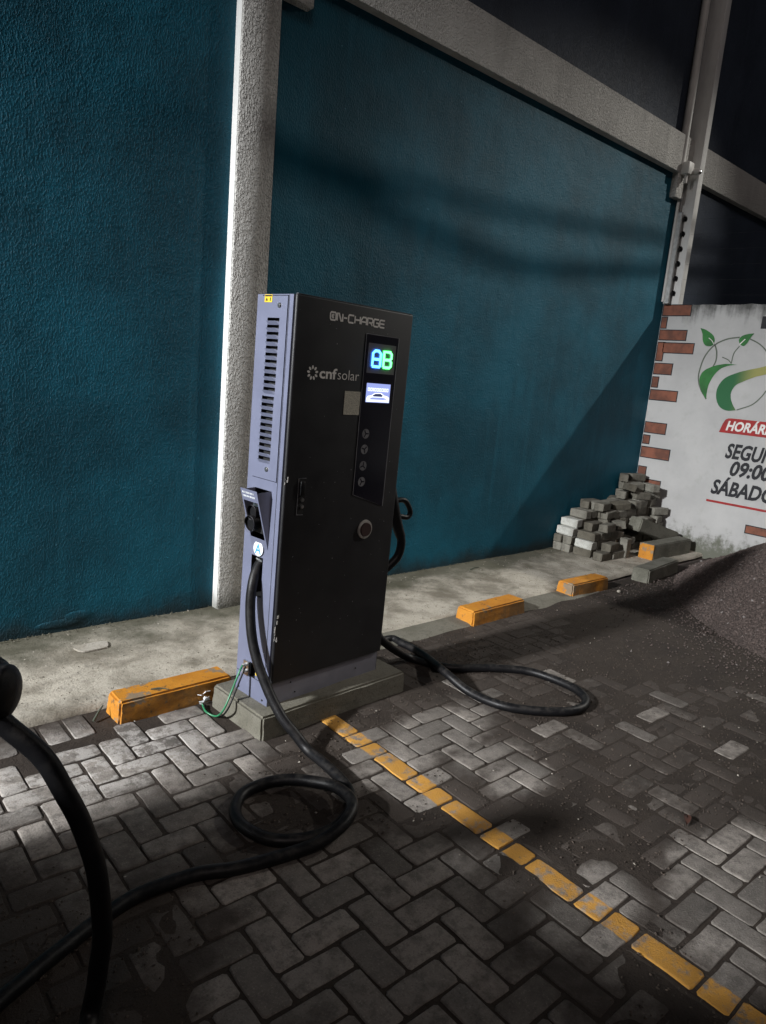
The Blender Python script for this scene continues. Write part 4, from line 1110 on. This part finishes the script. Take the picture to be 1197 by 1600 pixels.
def soil_place(rn):
    x = rn.uniform(.4, 6.0); y = rn.uniform(.3, 2.9)
    if in_plinth(x, y) or pile_h(x, y) > .005: return None
    if clean_py(x, y) > rn.uniform(.05, .4): return None
    return (x, y, .003)
M['crumb'] = simple('soil_crumbs', (0.06, 0.046, 0.036), .9, 0, .5, 60, src='Position')
o = chips('soil_crumbs', 9000, soil_place, .002, .0065, 'crumb', None, 31); o['label'] = 'loose crumbs of dark soil lying over the pavers'; o['category'] = 'soil'
def lit_place(rn):
    if rn.random() < .75: x, y, z = rn.uniform(-.2, 6.2), rn.uniform(3.08, 3.97), .026
    else:
        x, y, z = rn.uniform(.6, 4.5), rn.uniform(.6, 2.9), .008
        if in_plinth(x, y): return None
    return (x, y, z)
def apron_grit(rn): return (rn.uniform(-.6, 6.6), rn.uniform(3.07, 3.98), .022)
M['grit_dark'] = simple('dark_grit', (0.10, 0.088, 0.065), .9, 0, .5, 60, src='Position')
o = chips('apron_grit', 2600, apron_grit, .0015, .0045, 'grit_dark', None, 41); o['label'] = 'dark grit and dead moss scattered over the concrete apron'; o['category'] = 'grit'
o = chips('grit', 420, lit_place, .002, .006, 'patch', None, 12); o['label'] = 'pale grit and flakes scattered over apron and pavers'; o['category'] = 'grit'
def wall_grit(rn):
    return (rn.uniform(-.5, 7.3), 3.985-abs(rn.gauss(0, .02)), .024)
o = chips('crumbs', 500, wall_grit, .003, .008, 'slab', None, 13); o['label'] = 'crumbs of mortar and dirt along the foot of the teal wall'; o['category'] = 'grit'

# ------------------------------------------------------------------ parked car, beside the camera and out of the picture
car = empty('parked_car', (-1.2, -.1, 0)); tag(car, 'dark grey parked sport utility car plugged into the charging cable', 'car')
secs = [(2.46, .34, .92, .68), (2.40, .28, 1.08, .80), (2.15, .22, 1.14, .87), (1.2, .20, 1.16, .89), (.0, .20, 1.10, .90), (-1.2, .20, 1.10, .90), (-1.75, .22, 1.09, .88), (-2.0, .28, 1.05, .82), (-2.06, .36, .95, .74)]
def ring_(y, z0, z1, hw): return [(-hw*.93, y, z0), (-hw, y, z0+.12), (-hw, y, (z0+z1)/2+.05), (-hw*.95, y, z1-.04), (-hw*.6, y, z1), (0, y, z1+.015), (hw*.6, y, z1), (hw*.95, y, z1-.04), (hw, y, (z0+z1)/2+.05), (hw, y, z0+.12), (hw*.93, y, z0)]
V = []; F = []
for s_ in secs: V += ring_(*s_)
n = 11
for k in range(len(secs)-1):
    for i in range(n): F.append([k*n+i, k*n+(i+1) % n, (k+1)*n+(i+1) % n, (k+1)*n+i])
F += [list(range(n)), list(range((len(secs)-1)*n, len(secs)*n))]
mesh_obj('body', V, F, 'carpaint', car, True)
cab = [(1.25, 1.12, 1.14, .80, .80), (.55, 1.08, 1.55, .78, .62), (-.6, 1.08, 1.62, .78, .64), (-1.6, 1.08, 1.54, .76, .60), (-1.95, 1.06, 1.08, .74, .70)]
V = []; F = []
for (y, z0, z1, w0, w1) in cab: V += [(-w0, y, z0), (-w1, y, z1), (w1, y, z1), (w0, y, z0)]
for k in range(4):
    for i in range(4): F.append([4*k+i, 4*k+(i+1) % 4, 4*k+4+(i+1) % 4, 4*k+4+i])
F += [[0, 1, 2, 3], [16, 17, 18, 19]]
mesh_obj('cabin_glass', V, F, 'glass', car)
V = []; F = []
for (y, z, w1) in ((.52, 1.56, .62), (-.6, 1.635, .65), (-1.58, 1.555, .61)): V += [(-w1, y, z-.03), (-w1*.9, y, z), (w1*.9, y, z), (w1, y, z-.03)]
for k in range(2):
    for i in range(3): F.append([4*k+i, 4*k+i+1, 4*k+5+i, 4*k+4+i])
ro = mesh_obj('roof', V, F, 'carpaint', car, True)
for sx in (-1, 1):
    for y in (1.45, -1.35):
        wh = MB().cyl((sx*.70, y, .32), (sx*.905, y, .32), .32, .32, 36).build('wheel', 'tyre', car, True)
        rm = MB().cyl((sx*.90, y, .32), (sx*.912, y, .32), .21, .20, 30)
        for k in range(5):
            a = 2*math.pi*k/5; rm.cyl((sx*.915, y+.03*math.cos(a), .32+.03*math.sin(a)), (sx*.915, y+.19*math.cos(a), .32+.19*math.sin(a)), .022, .018, 8)
        rm.build('rim', 'alloy', wh, True)
    MB().sph((sx*.62, 2.34, .86), .13, 16, 10, (1.3, .5, .5)).build('headlight', 'lens', car, True)
    MB().sph((sx*.97, .78, 1.16), .09, 16, 10, (1.0, .6, .75)).build('mirror', 'carpaint', car, True)
    MB().prism([(sx*.79, 1.02, 1.12), (sx*.635, .55, 1.52), (sx*.645, .48, 1.52), (sx*.80, .92, 1.12)], (sx*.01, 0, 0)).build('window_pillar', 'carpaint', car)
MB().cyl((.86, 1.88, .86), (.90, 1.88, .86), .07, .07, 24).build('charge_port', 'dark', car)

# ------------------------------------------------------------------ lamps standing outside the picture
def spot_in(root, loc, target, energy, color, size, blend, radius):
    ld = bpy.data.lights.new('lamp_light', 'SPOT'); ld.energy = energy; ld.color = color; ld.spot_size = rad(size); ld.spot_blend = blend; ld.shadow_soft_size = radius
    o = bpy.data.objects.new('lamp_light', ld); col.objects.link(o); o.location = loc
    o.rotation_euler = (Vector(loc)-Vector(target)).to_track_quat('Z', 'Y').to_euler()
    o.parent = root; o.matrix_parent_inverse = Matrix.Translation(root.location).inverted(); return o
M['lamp_glow'] = emit('lamp_diffuser', (0.9, 0.95, 1.0), 6.0)
def lamp_post(base, head, target, label, energy, color, size, blend, radius):
    root = empty('street_lamp', base); tag(root, label, 'lamp', 'lamp posts round the yard')
    bx, by, bz = base; hx, hy, hz = Vector(head)-Vector(base)
    MB().cyl((0, 0, -.08), (0, 0, hz+.35), .07, .05, 20).cyl((0, 0, -.08), (0, 0, .25), .11, .09, 20).build('post', 'galv', root, True)
    MB().cyl((0, 0, hz+.3), (hx, hy, hz+.16), .03, .03, 12).build('arm', 'galv', root, True)
    d = (Vector(target)-Vector(head)).normalized(); q = d.to_track_quat('Z', 'Y').to_matrix().to_4x4(); q.translation = (hx, hy, hz)
    h_ = MB().box(-.2, .2, -.15, .15, -.13, -.03, .012, 2, q).build('lamp_head', 'dark', root, True)
    MB().box(-.17, .17, -.12, .12, -.03, -.02, 0, 1, q).build('diffuser', 'lamp_glow', h_)
    spot_in(root, Vector(head)+d*.02, target, energy, color, size, blend, radius)
    return root
HA = Vector((-10.5, 3.08, 6.3)); HB = Vector((12.0, -.2, 7.1))
lamp_post((-10.9, 2.7, 0), HA, (3.2, 3.0, .0), 'galvanised lamp post with a cool white flood head left of the parked car', LAMP_A, (0.97, 0.985, 1.0), 36, 1.0, .38)
lamp_post((12.5, -.6, 0), HB, (4.2, 3.9, .5), 'tall galvanised lamp post with a flood head beyond the sign wall', LAMP_B, (1.0, 0.97, 0.90), 42, 1.0, .085)
# sagging service cables below the tall lamp
def wallpt(px, py): return onpl(px, py, 1, SITE_Y)
def svc(lst, t, r_, lab):
    P = [wallpt(*q)*(1-t)+HB*t for q in lst]
    P = [P[0]+(P[0]-P[1]).normalized()*5]+P+[P[-1]+(P[-1]-P[-2]).normalized()*5]
    o = tube('overhead_cable', [p-P[0] for p in spline(P, 10)], r_, 'rubber', None, 8); o.location = P[0]
    tag(o, lab, 'cable', 'overhead service cables'); return o
svc([(440, 225), (554, 266), (650, 292), (741, 318), (848, 340), (1035, 372)], .5, .020, 'thin overhead service cable, the higher of the pair, strung above the yard')
svc([(460, 262), (543, 298), (634, 346), (741, 394), (794, 412), (874, 422), (1024, 424)], .5, .026, 'thin overhead service cable, the lower of the pair, strung above the yard')
